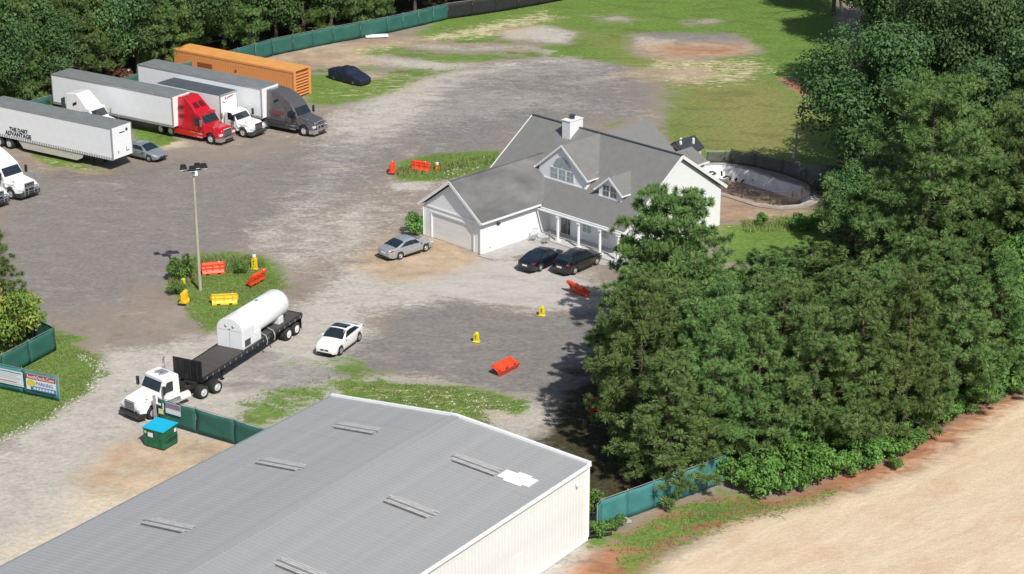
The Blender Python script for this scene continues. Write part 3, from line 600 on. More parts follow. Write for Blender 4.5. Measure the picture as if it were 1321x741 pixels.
# ---------------------------------------------------------------- empty pool beside the house
pool_white = mat('pool_plaster', (0.74,0.77,0.79), 0.7, var=0.25, scale=1.3, stretch=(1,1,.6))
pool_dirt = mat('pool_dirt', (0.30,0.22,0.17), 0.95, var=0.4, scale=1.2, bump=.6, bscale=3)
mud = mat('deck_concrete', (0.36,0.31,0.27), 0.9, var=0.3, scale=1.2)
mesh_brown = mat('brown_mesh_cloth', (0.12,0.085,0.065), 0.8, var=0.35, scale=1.5, alpha=.30)
mesh_grey = mat('grey_green_mesh_cloth', (0.125,0.135,0.125), 0.8, var=0.25, scale=1.2, alpha=.72)
pcx = sum(p[0] for p in POOL)/len(POOL); pcy = sum(p[1] for p in POOL)/len(POOL)
pl = empty('empty_swimming_pool', (pcx,pcy,0), 0, 'empty oval swimming pool with white graffitied wall beside the house', 'swimming pool')
rel = [(x-pcx, y-pcy) for x,y in POOL]; n = len(rel)
m = MB(); m.add([(x,y,.0) for x,y in rel]+[(x*.97,y*.94,-1.45) for x,y in rel], [(i,(i+1)%n,n+(i+1)%n,n+i) for i in range(n)]).build('pool_wall', pool_white, pl)
mud_pts = []
g_ = MB(); 
K = 8
ring = []
for k in range(K+1):
    t = k/K
    for (x,y) in rel: ring.append((x*.99*(1-t), y*.98*(1-t), -1.25 + .30*min(1,t*3)*math.sin(x*1.3+t*3)*math.cos(y*1.1) - .1*t))
g_.add(ring, [(k*n+i, k*n+(i+1)%n, (k+1)*n+(i+1)%n, (k+1)*n+i) for k in range(K) for i in range(n)]).build('pool_floor', pool_dirt, pl, smooth=True)
cp = MB()
cp.add([(x,y,.03) for x,y in rel]+[(x*1.05,y*1.06,.05) for x,y in rel]+[(x*1.05,y*1.06,-.1) for x,y in rel], [(i,(i+1)%n,n+(i+1)%n,n+i) for i in range(n)]+[(n+i,n+(i+1)%n,2*n+(i+1)%n,2*n+i) for i in range(n)]).build('coping', mat('worn_coping', (0.50,0.46,0.42), .85, var=.3), pl)
cp = MB(); cp.add([(x*1.052,y*1.062,.025) for x,y in rel]+[(x*1.13,y*1.2,.02) for x,y in rel], [(i,(i+1)%n,n+(i+1)%n,n+i) for i in range(n)]).build('pool_deck', mud, pl)
# graffiti strokes on the far wall, plain shapes
ga, gb = Vector((17.33, 175.39)+(0,)), Vector((21.50, 174.00)+(0,)); gd_ = (gb-ga); 
def gp(t, z): v = ga + gd_*t; return (v.x-pcx, v.y-pcy-.16-.12*(1-z), -1.25+z*1.1)
strokes = [[(.02,.35),(.10,.55),(.20,.45)],[(.16,.75),(.24,.85),(.31,.7),(.22,.55)],[(.42,.95),(.43,.55)],[(.46,.4),(.54,.6),(.62,.5),(.60,.25)],[(.70,.35),(.76,.5),(.72,.2)],[(.84,.2),(.9,.4)],[(1.08,.45),(1.12,.5)],[(1.3,.3),(1.33,.45)],[(1.5,.35),(1.55,.3)]]
for st in strokes: MB().path([gp(*q) for q in st], .085, 5).build('graffiti_stroke', black_paint, pl)

# ---------------------------------------------------------------- fences
screen_green = mat('green_fence_screen', (0.022,0.115,0.092), 0.75, var=0.22, scale=0.7, bump=0.3, bscale=1.6)
screen_teal = mat('teal_fence_screen', (0.045,0.20,0.20), 0.75, var=0.25, scale=0.7, bump=0.3, bscale=1.6)
screen_black = mat('black_fence_screen', (0.017,0.018,0.02), 0.75, var=0.25, scale=0.8, bump=0.3, bscale=1.6)
def fence(pts, h, m, label, step=3.0, rail=True, wave=.05, cat='fence', post_r=.035, name='screened_fence', post_m=None, over=.12, rg=random.Random(3), group=None):
    """chain-link line with fabric screen: posts, top rail and screen lengths"""
    o = pts[0]; e = empty(name, (o[0],o[1],0), 0, label, cat, group)
    P2 = [Vector((x-o[0],y-o[1],0)) for x,y in pts]; posts = []
    for a, b in zip(P2[:-1], P2[1:]):
        L_ = (b-a).length; k = max(1, round(L_/step)); d = (b-a)/k; nn = Vector((-d.y,d.x,0)).normalized()
        for i in range(k):
            p0 = a+d*i; p1 = p0+d; posts.append(p0); sub = 8; vs = []; hh = 5
            for u in range(sub+1):
                t = u/sub; ph = rg.uniform(0,6)
                for j in range(hh+1):
                    z = .04 + (h-.06)*j/hh - (.05*math.sin(math.pi*t) if j == hh else 0)
                    off = wave*math.sin(t*math.pi*2+ph*.3+j)*math.sin(math.pi*j/hh) + .045
                    q = p0+(p1-p0)*t + nn*-off; vs.append((q.x,q.y,z))
            mm = MB().add(vs, [(u*(hh+1)+j,(u+1)*(hh+1)+j,(u+1)*(hh+1)+j+1,u*(hh+1)+j+1) for u in range(sub) for j in range(hh)])
            so = mm.build('screen', m, e, smooth=True); s2 = so.modifiers.new('t','SOLIDIFY'); s2.thickness = .012
        if rail: MB().tube(a+Vector((0,0,h)), b+Vector((0,0,h)), .022, .022, 6).build('top_rail', post_m or steel, e)
    posts.append(P2[-1]); pm = MB().tube((0,0,-.1),(0,0,h+over), post_r, post_r, 8).mesh('post', post_m or steel)
    for p in posts: link_mesh('post', pm, None, e, p)
    return e
fence([(-52.93, 182.61), (-45.79, 192.55), (-38.44, 200.81), (-32.75, 206.89), (-26.29, 215.31)], 1.9, screen_green, 'green screened fence running behind the parked trailers at the woods edge')
fence([(-26.29, 215.31), (-20.10, 220.80), (-14.26, 225.46), (-10.85, 228.79), (-7.53, 232.21)], 1.9, screen_green, 'green screened fence beyond the orange container')
fence([(-7.53, 232.21), (-1.90, 235.72), (3.43, 239.75), (7.57, 243.05)], 1.9, screen_black, 'black screened fence at the top edge of the field')
fence([(-36.44, 125.08), (-32.60, 132.38)], 1.75, screen_green, 'green screened fence in front of the leafy tree at left', rail=True)
fence([(-32.60, 132.38), (-34.69, 134.53), (-37.70, 137.05), (-41.26, 139.81)], 1.75, screen_green, 'green screened fence leg running back beside the lot at left')
f3 = fence([(-38.63, 127.43), (-30.45, 123.55)], 1.85, screen_teal, 'short teal screened fence carrying two banners on the grass', step=2.7)
f4 = fence([(-23.19, 120.22), (-17.78, 116.85), (-15.55, 115.34)], 1.8, screen_green, 'dark green screened fence between the green dumpster and the metal building', step=2.6)
fence([(4.98, 104.87), (5.22, 105.54), (8.51, 108.01), (9.92, 109.06), (11.96, 110.57), (13.15, 111.52)], 1.85, screen_teal, 'teal screened fence under the pines at the dirt road bank', step=2.4)
# banners and notices (flat print)
banner_white = mat('white_banner', (.66,.68,.74), .6, var=.08); banner_red = mat('red_banner_band', (.36,.06,.07), .6, var=.15)
banner_blue = mat('blue_banner_band', (.07,.19,.42), .6, var=.15); banner_yellow = mat('yellow_banner_mark', (.62,.55,.05), .6, var=.1); blue_ink = mat('blue_lettering', (.06,.14,.34), .6)
def on_line(a, b, name, label, cat):
    a = Vector(a); b = Vector(b); e = empty(name, (a.x,a.y,0), math.atan2(b.y-a.y,b.x-a.x), label, cat); return e, (b-a).length
A3, B3 = Vector((-38.63, 127.43)), Vector((-30.45, 123.55))
d3 = (B3-A3).normalized(); n3 = Vector((d3.y,-d3.x))*.14
def b3(t): q = B3 - d3*t + n3; return (q.x,q.y)
e, L_ = on_line(b3(5.0), b3(2.85), 'banner', 'white text banner with pale lines, left of the red one on the teal fence', 'banner')
w3 = L_
MB().box(0,w3,-.02,0,.55,1.62).build('cloth', banner_white, e)
for k, (z, hh, mm) in enumerate(((1.50,.07,blue_ink),(1.36,.03,steel),(1.25,.03,steel),(1.13,.03,steel),(1.0,.03,steel),(.80,.06,banner_red),(.66,.03,steel))):
    MB().box(.12,w3-.12-(k%3)*.2,-.026,-.022,z-hh/2,z+hh/2).build('printed_line', mm, e)
e, L_ = on_line(b3(2.6), b3(.12), 'banner', 'red, white and blue truck parking banner beside the fence end post', 'banner')
w3 = L_
MB().box(0,w3,-.02,0,.5,1.68).build('cloth', banner_white, e)
MB().box(0,w3,-.026,-.022,1.30,1.68).build('printed_band', banner_red, e); MB().box(.35,w3,-.026,-.022,.5,.82).build('printed_band', banner_blue, e)
MB().poly([(.42+.36*math.cos(t),-.028,1.02+.25*math.sin(t)) for t in np.linspace(0,6.283,21)[:-1]],(0,-.004,0)).build('printed_mark', banner_yellow, e)
link_mesh('lettering', text_mesh('SouthDock.Com', .33, white_paint), None, e, (w3/2,-.034,1.47), (R(90),0,0))
link_mesh('lettering', text_mesh('PARKING', .34, blue_ink), None, e, (w3*.62,-.034,1.04), (R(90),0,0))
for k in range(7): MB().box(.6+k*.25,.78+k*.25,-.032,-.028,.58,.74).build('printed_line', banner_white, e)
A4, B4 = Vector((-23.19, 120.22)), Vector((-17.78, 116.85)); d4 = (B4-A4).normalized(); n4 = Vector((d4.y,-d4.x))*.14
def b4(t): q = A4 + d4*t + n4; return (q.x,q.y)
e, L_ = on_line(b4(.75), b4(2.0), 'notice_board', 'grey and white notice sign on the green fence behind the dumpster', 'sign')
MB().box(0,L_,-.03,0,.95,1.72).build('sheet', banner_white, e); MB().box(0,L_,-.036,-.032,1.32,1.72).build('printed_band', mat('mauve_grey_print',(.24,.19,.24),.6), e)
e, L_ = on_line(b4(.12), b4(.52), 'notice_board', 'small yellow notice sign at the end post of the green fence', 'sign')
MB().box(0,L_,-.03,0,.75,1.1).build('sheet', mat('pale_yellow_sheet',(.62,.58,.30),.6), e)
e, L_ = on_line(b4(.14), b4(.34), 'notice_board', 'tiny white sticker sign above the yellow one on the green fence', 'sign')
MB().box(0,L_,-.03,0,1.35,1.5).build('sheet', white_paint, e); MB().box(.36,.44,-.03,0,1.1,1.55).build('strip', white_paint, e)
gpst = empty('gate_post', b4(-.15), 0, 'paired steel gate posts at the end of the fence by the dumpster', 'gate post')
MB().tube((0,0,0),(0,0,2.0),.06,.06,8).build('post', steel, gpst); MB().tube((-.14,.12,0),(-.14,.12,1.9),.045,.045,8).build('post', steel, gpst)
# pool enclosure
fence([(16.08, 165.05), (18.27, 168.23), (20.05, 166.41), (22.29, 164.74), (24.22, 164.63), (26.15, 166.94), (26.76, 168.45)], 1.15, mesh_brown, 'sagging brown mesh fence along the near side of the pool', step=1.9, rail=True, wave=.16, post_m=char_paint, name='mesh_fence')
fence([(20.11, 176.32), (22.26, 175.16), (24.48, 173.09), (26.24, 170.63), (27.04, 168.45)], 1.35, mesh_grey, 'grey mesh fence along the far side of the pool', step=2.2, wave=.06, post_m=char_paint, name='mesh_fence')
fence([(17.86, 176.56), (20.07, 176.56)], 1.1, mesh_grey, 'short mesh panel with pale top rail behind the pool', step=2.3, wave=.03, post_m=mat('pale_green_rail',(.5,.62,.52),.5), name='mesh_fence')

# ---------------------------------------------------------------- wheels
def wheel_meshes(r, wd, rim_mat, tag_=''):
    k = r
    t = MB().lathe([(-wd/2+.01,r*.56),(-wd/2,r*.62),(-wd/2,r*.88),(-wd/2+.04,r*.97),(-wd/4,r),(wd/4,r),(wd/2-.04,r*.97),(wd/2,r*.88),(wd/2,r*.62),(wd/2-.01,r*.56)], 'y', (0,0,0), 26).mesh('tyre', rubber, True)
    q = MB().lathe([(wd/2-.02,r*.60),(wd/2+.003,r*.57),(wd/2-.05,r*.50),(wd/2-.07,r*.3),(wd/2-.02,r*.25),(wd/2+.0,r*.14),(wd/2,0)], 'y', (0,0,0), 20).lathe([(-wd/2+.02,r*.60),(-wd/2-.003,r*.57),(-wd/2+.05,r*.50),(-wd/2+.07,r*.3),(-wd/2+.02,r*.25),(-wd/2,r*.14),(-wd/2,0)], 'y', (0,0,0), 20).mesh('rim', rim_mat, True)
    return t, q
def put_wheel(par, x, y, r, meshes):
    """y is the wheel centre; tyre with rim as its sub-part"""
    e = link_mesh('wheel', meshes[0], None, par, (x, y, r))
    link_mesh('rim', meshes[1], None, e); return e
rim_truck = mat('polished_rim', (.72,.73,.74), .3, metal=.5, var=.08); rim_car = mat('alloy_rim', (.45,.46,.48), .3, metal=.6, var=.1); rim_dark = mat('dark_alloy_rim', (.08,.08,.085), .4, metal=.5)
W_STEER = wheel_meshes(.50, .30, rim_truck); W_DUAL = wheel_meshes(.50, .62, rim_truck); W_WHITE = wheel_meshes(.50, .62, mat('white_rim', (.7,.7,.69), .45))

# ---------------------------------------------------------------- cars
def lerp_keys(keys, x):
    for (x0, v0), (x1, v1) in zip(keys[:-1], keys[1:]):
        if x0 <= x <= x1:
            t = (x-x0)/(x1-x0) if x1 > x0 else 0; t2 = t*t*(3-2*t)
            return v0 + (v1-v0)*(0.5*t+0.5*t2)
    return keys[0][1] if x < keys[0][0] else keys[-1][1]
def car(name, label, cat, loc, ang, paint, spec, sc=1.0, cover=False, group=None, glass=None, sunroof=False, front_dark=True, rim=None, tail_red=True):
    glass = glass or glass_dark
    Ln, Wd, Ht = spec['L'], spec['W'], spec['H']; hl = Ln/2; wf, wr = hl-spec['of'], -hl+spec['orr']; rw = spec['r']
    e = empty(name, (loc[0],loc[1],0), ang, label, cat, group, sc)
    belt = spec['belt']; roof = spec['roof']
    X = sorted(set([round(v,3) for v in list(np.linspace(-hl, hl, 49)) + [wf+rw*1.12*math.cos(t) for t in np.linspace(0,math.pi,11)] + [wr+rw*1.12*math.cos(t) for t in np.linspace(0,math.pi,11)]]))
    def hw(x):
        u = abs(x)/hl; return Wd/2*(1-0.16*u**5-0.02*u*u) if u < 1 else Wd/2*.80
    def zbot(x):
        z = .10 if cover else .22 + .10*max(0,(abs(x)/hl-.86)/.14)
        if not cover:
            for c in (wf, wr):
                d = abs(x-c)
                if d < rw*1.12: z = max(z, rw*.95+math.sqrt((rw*1.12)**2-d*d))
        return z
    def sec(x, v):
        w_ = hw(x); zb = zbot(x); zt = lerp_keys(belt, x); zr = lerp_keys(roof, x); cab = max(0, min(1, (zr-zt-.03)/(Ht-1.0)))
        flare = .02 if min(abs(x-wf), abs(x-wr)) < rw*1.3 else 0
        zr = max(zr, zt+.02)
        pts = [(w_*.93, zb), (w_+flare, min(max(zb+.16,.42), zt-.12)), (w_+.005, zt-.16), (w_*.965, zt-.02), (w_*(.90-.155*cab), zt+(zr-zt)*.84), (w_*(.80-.16*cab), zr-.012), (w_*.4, zr+.018), (0, zr+.028)]
        i = min(int(v), 6); t = v-i; a, b = pts[i], pts[i+1]
        return (x, a[0]+(b[0]-a[0])*t, a[1]+(b[1]-a[1])*t)
    def patch(xa, xb, va, vb, sides=(1,-1), off=.008, nx=10, nv=4):
        """xa, xb: functions of v giving patch ends"""
        m = MB()
        for s in sides:
            vs = []
            for i in range(nx+1):
                for j in range(nv+1):
                    v = va+(vb-va)*j/nv; x0 = xa(v) if callable(xa) else xa; x1 = xb(v) if callable(xb) else xb
                    x = x0+(x1-x0)*i/nx; p = Vector(sec(x, v)); 
                    dx = Vector(sec(min(x+.02,hl),v))-Vector(sec(max(x-.02,-hl),v)); dv = Vector(sec(x,min(v+.05,6.99)))-Vector(sec(x,max(v-.05,0)))
                    nn = dx.cross(dv)
                    if nn.length > 1e-9: nn.normalize()
                    if nn.z < -0.2 or (nn.y < -.3): nn = -nn
                    p += nn*off; vs.append((p.x, s*p.y, p.z))
            m.add(vs, [(i*(nv+1)+j,(i+1)*(nv+1)+j,(i+1)*(nv+1)+j+1,i*(nv+1)+j+1) for i in range(nx) for j in range(nv)])
        return m
    m = MB(); V = [0,1,2,3,4,5,6,7]; ring = V + [-q for q in V[-2::-1]]; k = 15; vs = []
    for x in X:
        for v in V: vs.append(sec(x, min(v,6.9999)))
        for v in V[-2::-1]: p = sec(x, v); vs.append((p[0],-p[1],p[2]))
    nX = len(X)
    m.add(vs, [(i*k+j,(i+1)*k+j,(i+1)*k+j+1,i*k+j+1) for i in range(nX-1) for j in range(k-1)])
    # rounded nose and tail: shrinking rings closed by a fan
    for (idx, sg) in ((0,-1),(nX-1,1)):
        base_ = vs[idx*k:(idx+1)*k]; cz = (base_[0][2]+base_[7][2])/2; prev = base_
        for (sc_, dx) in ((.965,.05),(.86,.085)):
            m.add([(p[0],p[1],p[2]) for p in prev]+[(base_[0][0]+sg*dx,p[1]*sc_,cz+(p[2]-cz)*sc_) for p in base_], [(j,j+1,k+j+1,k+j) for j in range(k-1)])
            prev = [(base_[0][0]+sg*dx,p[1]*sc_,cz+(p[2]-cz)*sc_) for p in base_]
        m.add(prev, [tuple(range(k))])
    me = m.mesh('body', navy_cloth if cover else paint, True); bm = bmesh.new(); bm.from_mesh(me); bmesh.ops.remove_doubles(bm, verts=bm.verts, dist=.002); bmesh.ops.recalc_face_normals(bm, faces=bm.faces)
    if cover:
        for v in bm.verts:
            a = math.sin(v.co.x*7+v.co.z*5)*.018+math.sin(v.co.x*15+v.co.y*6)*.010; v.co.y += a*(1 if v.co.y > 0 else -1); v.co.z += a*.6
    bm.to_mesh(me); bm.free(); me.polygons.foreach_set('use_smooth',[True]*len(me.polygons))
    link_mesh('car_cover' if cover else 'body', me, None, e)
    W_ = wheel_meshes(rw, .22, rim or rim_car)
    for x in (wf, wr):
        for s in (1,-1): put_wheel(e, x, s*(Wd/2-.13), rw, W_)
    if cover: return e
    MB().box(-hl+.25,hl-.25,-Wd/2+.30,Wd/2-.30,.2,.62).box(wf-rw*1.1,wf+rw*1.1,-Wd/2+.12,Wd/2-.12,.5,rw*2+.04).box(wr-rw*1.1,wr+rw*1.1,-Wd/2+.12,Wd/2-.12,.5,rw*2+.04).build('underbody', dark_frame, e)
    xa, xb, xc, xd = spec['glass']   # rear window foot, rear window head, windscreen head, windscreen foot
    f_ = lambda p0, p1: (lambda v: p0+(p1-p0)*(v-3.1)/.85)
    side = patch(f_(xa+.28, xb+.18), f_(xd-.30, xc-.02), 3.14, 3.90).build('side_window', glass, e, smooth=True)
    xm = (xb+xc)/2+.05
    patch(xm-.035, xm+.035, 3.12, 3.93, off=.014, nx=1).build('door_pillar', black_paint, e, smooth=True)
    patch(xc+.02, xd-.03, 4.08, 6.9999, off=.008, nx=8, nv=5).build('windscreen', glass, e, smooth=True)
    patch(xa+.05, xb-.02, 4.12, 6.9999, off=.008, nx=8, nv=5).build('rear_window', glass, e, smooth=True)
    if sunroof: patch(xm-.35, xm+.50, 5.0, 6.9999, off=.006, nx=5).build('sunroof', glass, e, smooth=True)
    patch(hl-.42, hl-.02, 2.35, 3.0, off=.009, nx=5, nv=2).build('headlight', clear_lens, e, smooth=True)
    patch(-hl+.02, -hl+.30, 2.2, 3.0, off=.009, nx=4, nv=2).build('tail_light', red_lens if tail_red else mat('smoked_lens',(.12,.03,.03),.2), e, smooth=True)
    zf = sec(hl,3)[2]; zr_ = sec(-hl,3)[2]
    MB().box(hl+.02,hl+.098,-.34,-.03,zf-.24,zf-.10).box(hl+.02,hl+.098,.03,.34,zf-.24,zf-.10).build('grille', black_paint, e, bevel=.02)
    MB().box(hl-.02,hl+.099,-.62,.62,.30,.42).build('air_intake', black_paint, e, bevel=.02)
    MB().box(-hl-.098,-hl,-.66,.66,.26,.42).build('rear_valance', black_paint, e, bevel=.02)
    MB().box(-hl-.10,-hl-.05,-.24,.24,zr_-.30,zr_-.17).build('number_plate', white_paint, e)
    for s in (1,-1):
        MB().box(xd-.42,xd-.28,*(sorted((s*(Wd/2-.02),s*(Wd/2+.17)))),lerp_keys(belt,xd-.3)-.03,lerp_keys(belt,xd-.3)+.12).build('mirror', paint, e, bevel=.04)
        for xh in (xm+.16, xm-.62):
            zz = lerp_keys(belt,xh)-.16; y0 = s*(Wd/2+.002); MB().box(xh-.0,xh-.16+.0,min(y0,y0+s*.025),max(y0,y0+s*.025),zz,zz+.03).build('door_handle', paint, e)
        MB().box(wr+.5,wf-.5,min(s*(Wd/2-.06),s*(Wd/2+.004)),max(s*(Wd/2-.06),s*(Wd/2+.004)),.19,.28).build('sill', black_paint, e)
    return e
SEDAN = dict(L=4.62,W=1.80,H=1.44,of=.90,orr=1.0,r=.33,belt=[(-2.31,.93),(-1.7,1.0),(0,.94),(1.1,.90),(1.9,.80),(2.31,.66)],
    roof=[(-2.31,.96),(-1.75,1.04),(-.75,1.38),(-.1,1.44),(.45,1.38),(1.25,.95),(1.9,.83),(2.31,.69)], glass=(-1.72,-.78,.42,1.24))
COUPE = dict(L=4.67,W=1.90,H=1.62,of=.85,orr=.95,r=.37,belt=[(-2.33,1.06),(-1.7,1.14),(0,1.06),(1.1,1.02),(1.9,.93),(2.33,.78)],
    roof=[(-2.33,1.09),(-1.95,1.18),(-.95,1.52),(-.1,1.62),(.35,1.58),(1.15,1.08),(1.9,.97),(2.33,.82)], glass=(-1.80,-1.1,.34,1.14))
CROSS = dict(L=4.7,W=1.86,H=1.60,of=.88,orr=.92,r=.36,belt=[(-2.35,1.0),(-1.8,1.06),(0,1.0),(1.1,.97),(1.9,.90),(2.35,.74)],
    roof=[(-2.35,1.03),(-2.1,1.2),(-1.5,1.50),(-.2,1.60),(.45,1.54),(1.25,1.03),(1.9,.93),(2.35,.78)], glass=(-2.08,-1.5,.43,1.23))
def from_wheels(front, ang, spec, near, sc=1.0):
    """centre of a car whose wheel on side `near` (+1 left, -1 right) at the front stands at `front`"""
    a = R(ang); xf = spec['L']/2-spec['of']; y = near*(spec['W']/2-.13)
    return (front[0]-sc*(xf*math.cos(a)-y*math.sin(a)), front[1]-sc*(xf*math.sin(a)+y*math.cos(a))), a
c_, a_ = from_wheels((-7.01, 152.89), 44, SEDAN, -1)
car('parked_car', 'silver sedan parked alone beside the garage door', 'car', c_, a_, silver_paint, SEDAN)
c_, a_ = from_wheels((-12.20, 131.52), 246, COUPE, 1, .96)
car('parked_car', 'white coupe-shaped SUV with dark sunroof beside the flatbed trailer', 'car', c_, a_, white_paint, COUPE, sc=.96, sunroof=True)
c_, a_ = from_wheels((-33.39, 176.84), -34, SEDAN, -1)
car('parked_car', 'silver-blue sedan with nose showing past the white trailer end', 'car', c_, a_, silver_blue, SEDAN)
c_, a_ = from_wheels((3.74, 150.45), 54, SEDAN, -1, .96)
car('parked_car', 'dark navy sedan parked by the porch, nearer the garage wall', 'car', c_, a_, navy_paint, SEDAN, sc=.96)
c_, a_ = from_wheels((6.69, 149.74), 50, CROSS, -1, .96)
car('parked_car', 'black car parked by the porch, nearer the pine tree', 'car', c_, a_, blackcar_paint, CROSS, sc=.96)
p0, p1 = Vector((-19.52, 205.96)), Vector((-15.71, 202.45)); mid = (p0+p1)/2; d_ = (p1-p0).normalized(); nn = Vector((-d_.y,d_.x))*.8
car('covered_car', 'car under a dark navy cover on the grass near the orange container', 'covered car', mid+nn, math.atan2(d_.y,d_.x), navy_paint, SEDAN, sc=1.06, cover=True)

# ---------------------------------------------------------------- lorries
def tractor(label, loc, ang, paint, kind, sc=.9, lower=None, bumper=None, grille=None, group=None, roof_win=False, stack=False, side_wins=0, decal=None, rear_axle=-7.0, fender=None, bull=False, name='semi_truck', cat='truck'):
    """origin on the ground under the front bumper centre, x forward"""
    e = empty(name, (loc[0],loc[1],0), ang, label, cat, group, sc)
    lower = lower or paint; bumper = bumper or chrome; grille = grille or black_paint; fender = fender or paint
    # chassis
    MB().box(-8.6 if kind != 'day' else -7.2,-.9,-.45,-.30,.72,1.0).box(-8.6 if kind != 'day' else -7.2,-.9,.30,.45,.72,1.0).box(-6.9,-6.7,-.3,.3,.75,.95).box(-5.0,-4.8,-.3,.3,.75,.95).box(-1.9,-.6,-.42,.42,.5,1.2).build('chassis', dark_frame, e)
    ax2 = rear_axle; ax1 = rear_axle+1.3
    for s in (1,-1):
        put_wheel(e, -1.25, s*1.02, .50, W_STEER)
        put_wheel(e, ax1, s*.92, .50, W_DUAL); put_wheel(e, ax2, s*.92, .50, W_DUAL)
    MB().box(ax2-.5,ax1+.45,-.5,.5,1.02,1.16).lathe([(1.16,.5),(1.22,.48),(1.22,0)],'z',((ax1+ax2)/2,0,0),16).build('fifth_wheel', dark_frame, e)
    # nose: wheel-arch wings with bonnet between
    def arch(cx, r, zc, a0, a1, n=9): return [(cx+r*math.cos(t), zc+r*math.sin(t)) for t in np.linspace(a0, a1, n)]
    wing = [(-2.15,.62)]+arch(-1.25,.63,.52,math.pi*.98,math.pi*.03)[:]+[(-.40,.60),(-.12,.70),(-.10,.95),(-.28,1.18),(-.75,1.36),(-2.15,1.42)]
    for s in (1,-1):
        m = MB(); n = len(wing)
        yo = lambda x: 1.20 if x < -.8 else 1.20-.14*((x+.8)/.7)**2
        vs = [(x, s*.70, z) for x,z in wing]+[(x, s*(yo(x)-(.07 if z > 1.1 else 0)), z) for x,z in wing]
        m.add(vs, [tuple(range(n)), tuple(range(n,2*n))[::-1]]+[(i,n+i,n+(i+1)%n,(i+1)%n) for i in range(n)])
        m.build('wing', fender, e, bevel=.05)
    hoodh = 1.78 if kind != 'box' else 1.62
    hood = [(-2.15,.75),(-.16,.75),(-.10,1.18),(-.22,1.42),(-.55,1.56),(-2.15,hoodh)]
    hd = MB().prism(hood, lambda x,z: (.98-.16*((x+2.15)/2.05)-(.10 if z > 1.3 else 0))).build('bonnet', paint, e, bevel=.07, seg=3)
    gr = MB().box(-.15,-.045,-.50,.50,.78,1.40).build('grille', grille, e, bevel=.03)
    MB().box(-.16,-.05,-.56,.56,1.40,1.46).box(-.16,-.05,-.56,-.50,.76,1.40).box(-.16,-.05,.50,.56,.76,1.40).build('grille_surround', chrome, gr)
    if bull: MB().path([(.12,-.75,.45),(.16,-.7,1.15),(.16,.7,1.15),(.12,.75,.45)], .045, 7).path([(.15,-.35,.5),(.16,-.3,1.15)], .035, 6).path([(.15,.35,.5),(.16,.3,1.15)], .035, 6).path([(.14,-.73,.8),(.14,.73,.8)], .035, 6).build('bull_bar', chrome, e)
    for k in range(4): MB().box(-.042,-.028,-.46,.46,.86+k*.13,.89+k*.13).build('grille_bar', steel, gr)
    MB().prism([(-.62,.30),(.0,.30),(.06,.42),(.06,.66),(-.02,.74),(-.62,.70)], lambda x,z: 1.20 if x < -.1 else 1.06).build('bumper', bumper, e, bevel=.05)
    MB().box(.062,.07,-.55,.55,.36,.52).build('lower_grille', black_paint, e)
    for s in (1,-1):
        MB().box(-.42,-.07,min(s*.66,s*1.08),max(s*.66,s*1.08),.86,1.08).build('headlight', clear_lens, e, bevel=.05)
    # cab
    if kind == 'day':
        prof = [(-2.0,.95),(-2.0,1.72),(-2.38,2.50),(-2.62,2.66),(-3.75,2.70),(-3.82,2.6),(-3.82,.95)]; w1 = -2.38; z1 = 2.50; rear = -3.82
    elif kind == 'box':
        prof = [(-2.0,.75),(-2.0,1.60),(-2.52,2.22),(-2.75,2.34),(-3.6,2.36),(-3.65,.75)]; w1 = -2.52; z1 = 2.22; rear = -3.65
    else:
        prof = [(-2.0,.95),(-2.0,1.76),(-2.52,2.52),(-2.60,2.66)]
        prof += {'slope': [(-3.1,2.92),(-3.9,3.42),(-4.6,3.72),(-5.2,3.86),(-5.9,3.88),(-5.95,.95)],
                 'bubble': [(-3.0,3.05),(-3.6,3.50),(-4.4,3.80),(-5.2,3.90),(-5.9,3.88),(-5.95,.95)],
                 'peak': [(-3.0,2.72),(-3.25,2.98),(-3.9,3.62),(-4.4,4.02),(-5.2,3.98),(-5.9,3.85),(-5.95,.95)]}[kind]
        w1 = -2.52; z1 = 2.52; rear = -5.95
    hwf = lambda x,z: 1.16-(.10 if z > 2.4 else 0)-(.10 if z > 3.3 else 0)-(.05 if x > -2.1 else 0)
    cab = MB().prism(prof, hwf).build('cab', paint, e, bevel=.10 if kind != 'box' else .07, seg=3)
    # windscreen in the sloping front face
    zb = prof[1][1]; xb = prof[1][0]; dx, dz = w1-xb, z1-zb; L_ = math.hypot(dx,dz); nx_, nz_ = dz/L_, -dx/L_
    def on(t, y, o): return (xb+dx*t+nx_*o, y, zb+dz*t+nz_*o)
    MB().poly([on(.06,-1.0,.02),on(.06,1.0,.02),on(.95,.92,.02),on(.95,-.92,.02)], (-.03*nx_,0,-.03*nz_)).build('windscreen', glass_dark, cab, bevel=.008, seg=1)
    MB().bar(on(.06,0,.03), on(.95,0,.03), .03).build('windscreen_divider', dark_frame, cab)
    if kind in ('day','peak'): MB().poly([on(.92,-1.06,.04),on(.92,1.06,.04),on(1.12,1.02,.16),on(1.12,-1.02,.16)], (-.03,0,-.03)).build('sun_visor', paint if kind == 'peak' else white_paint, cab)
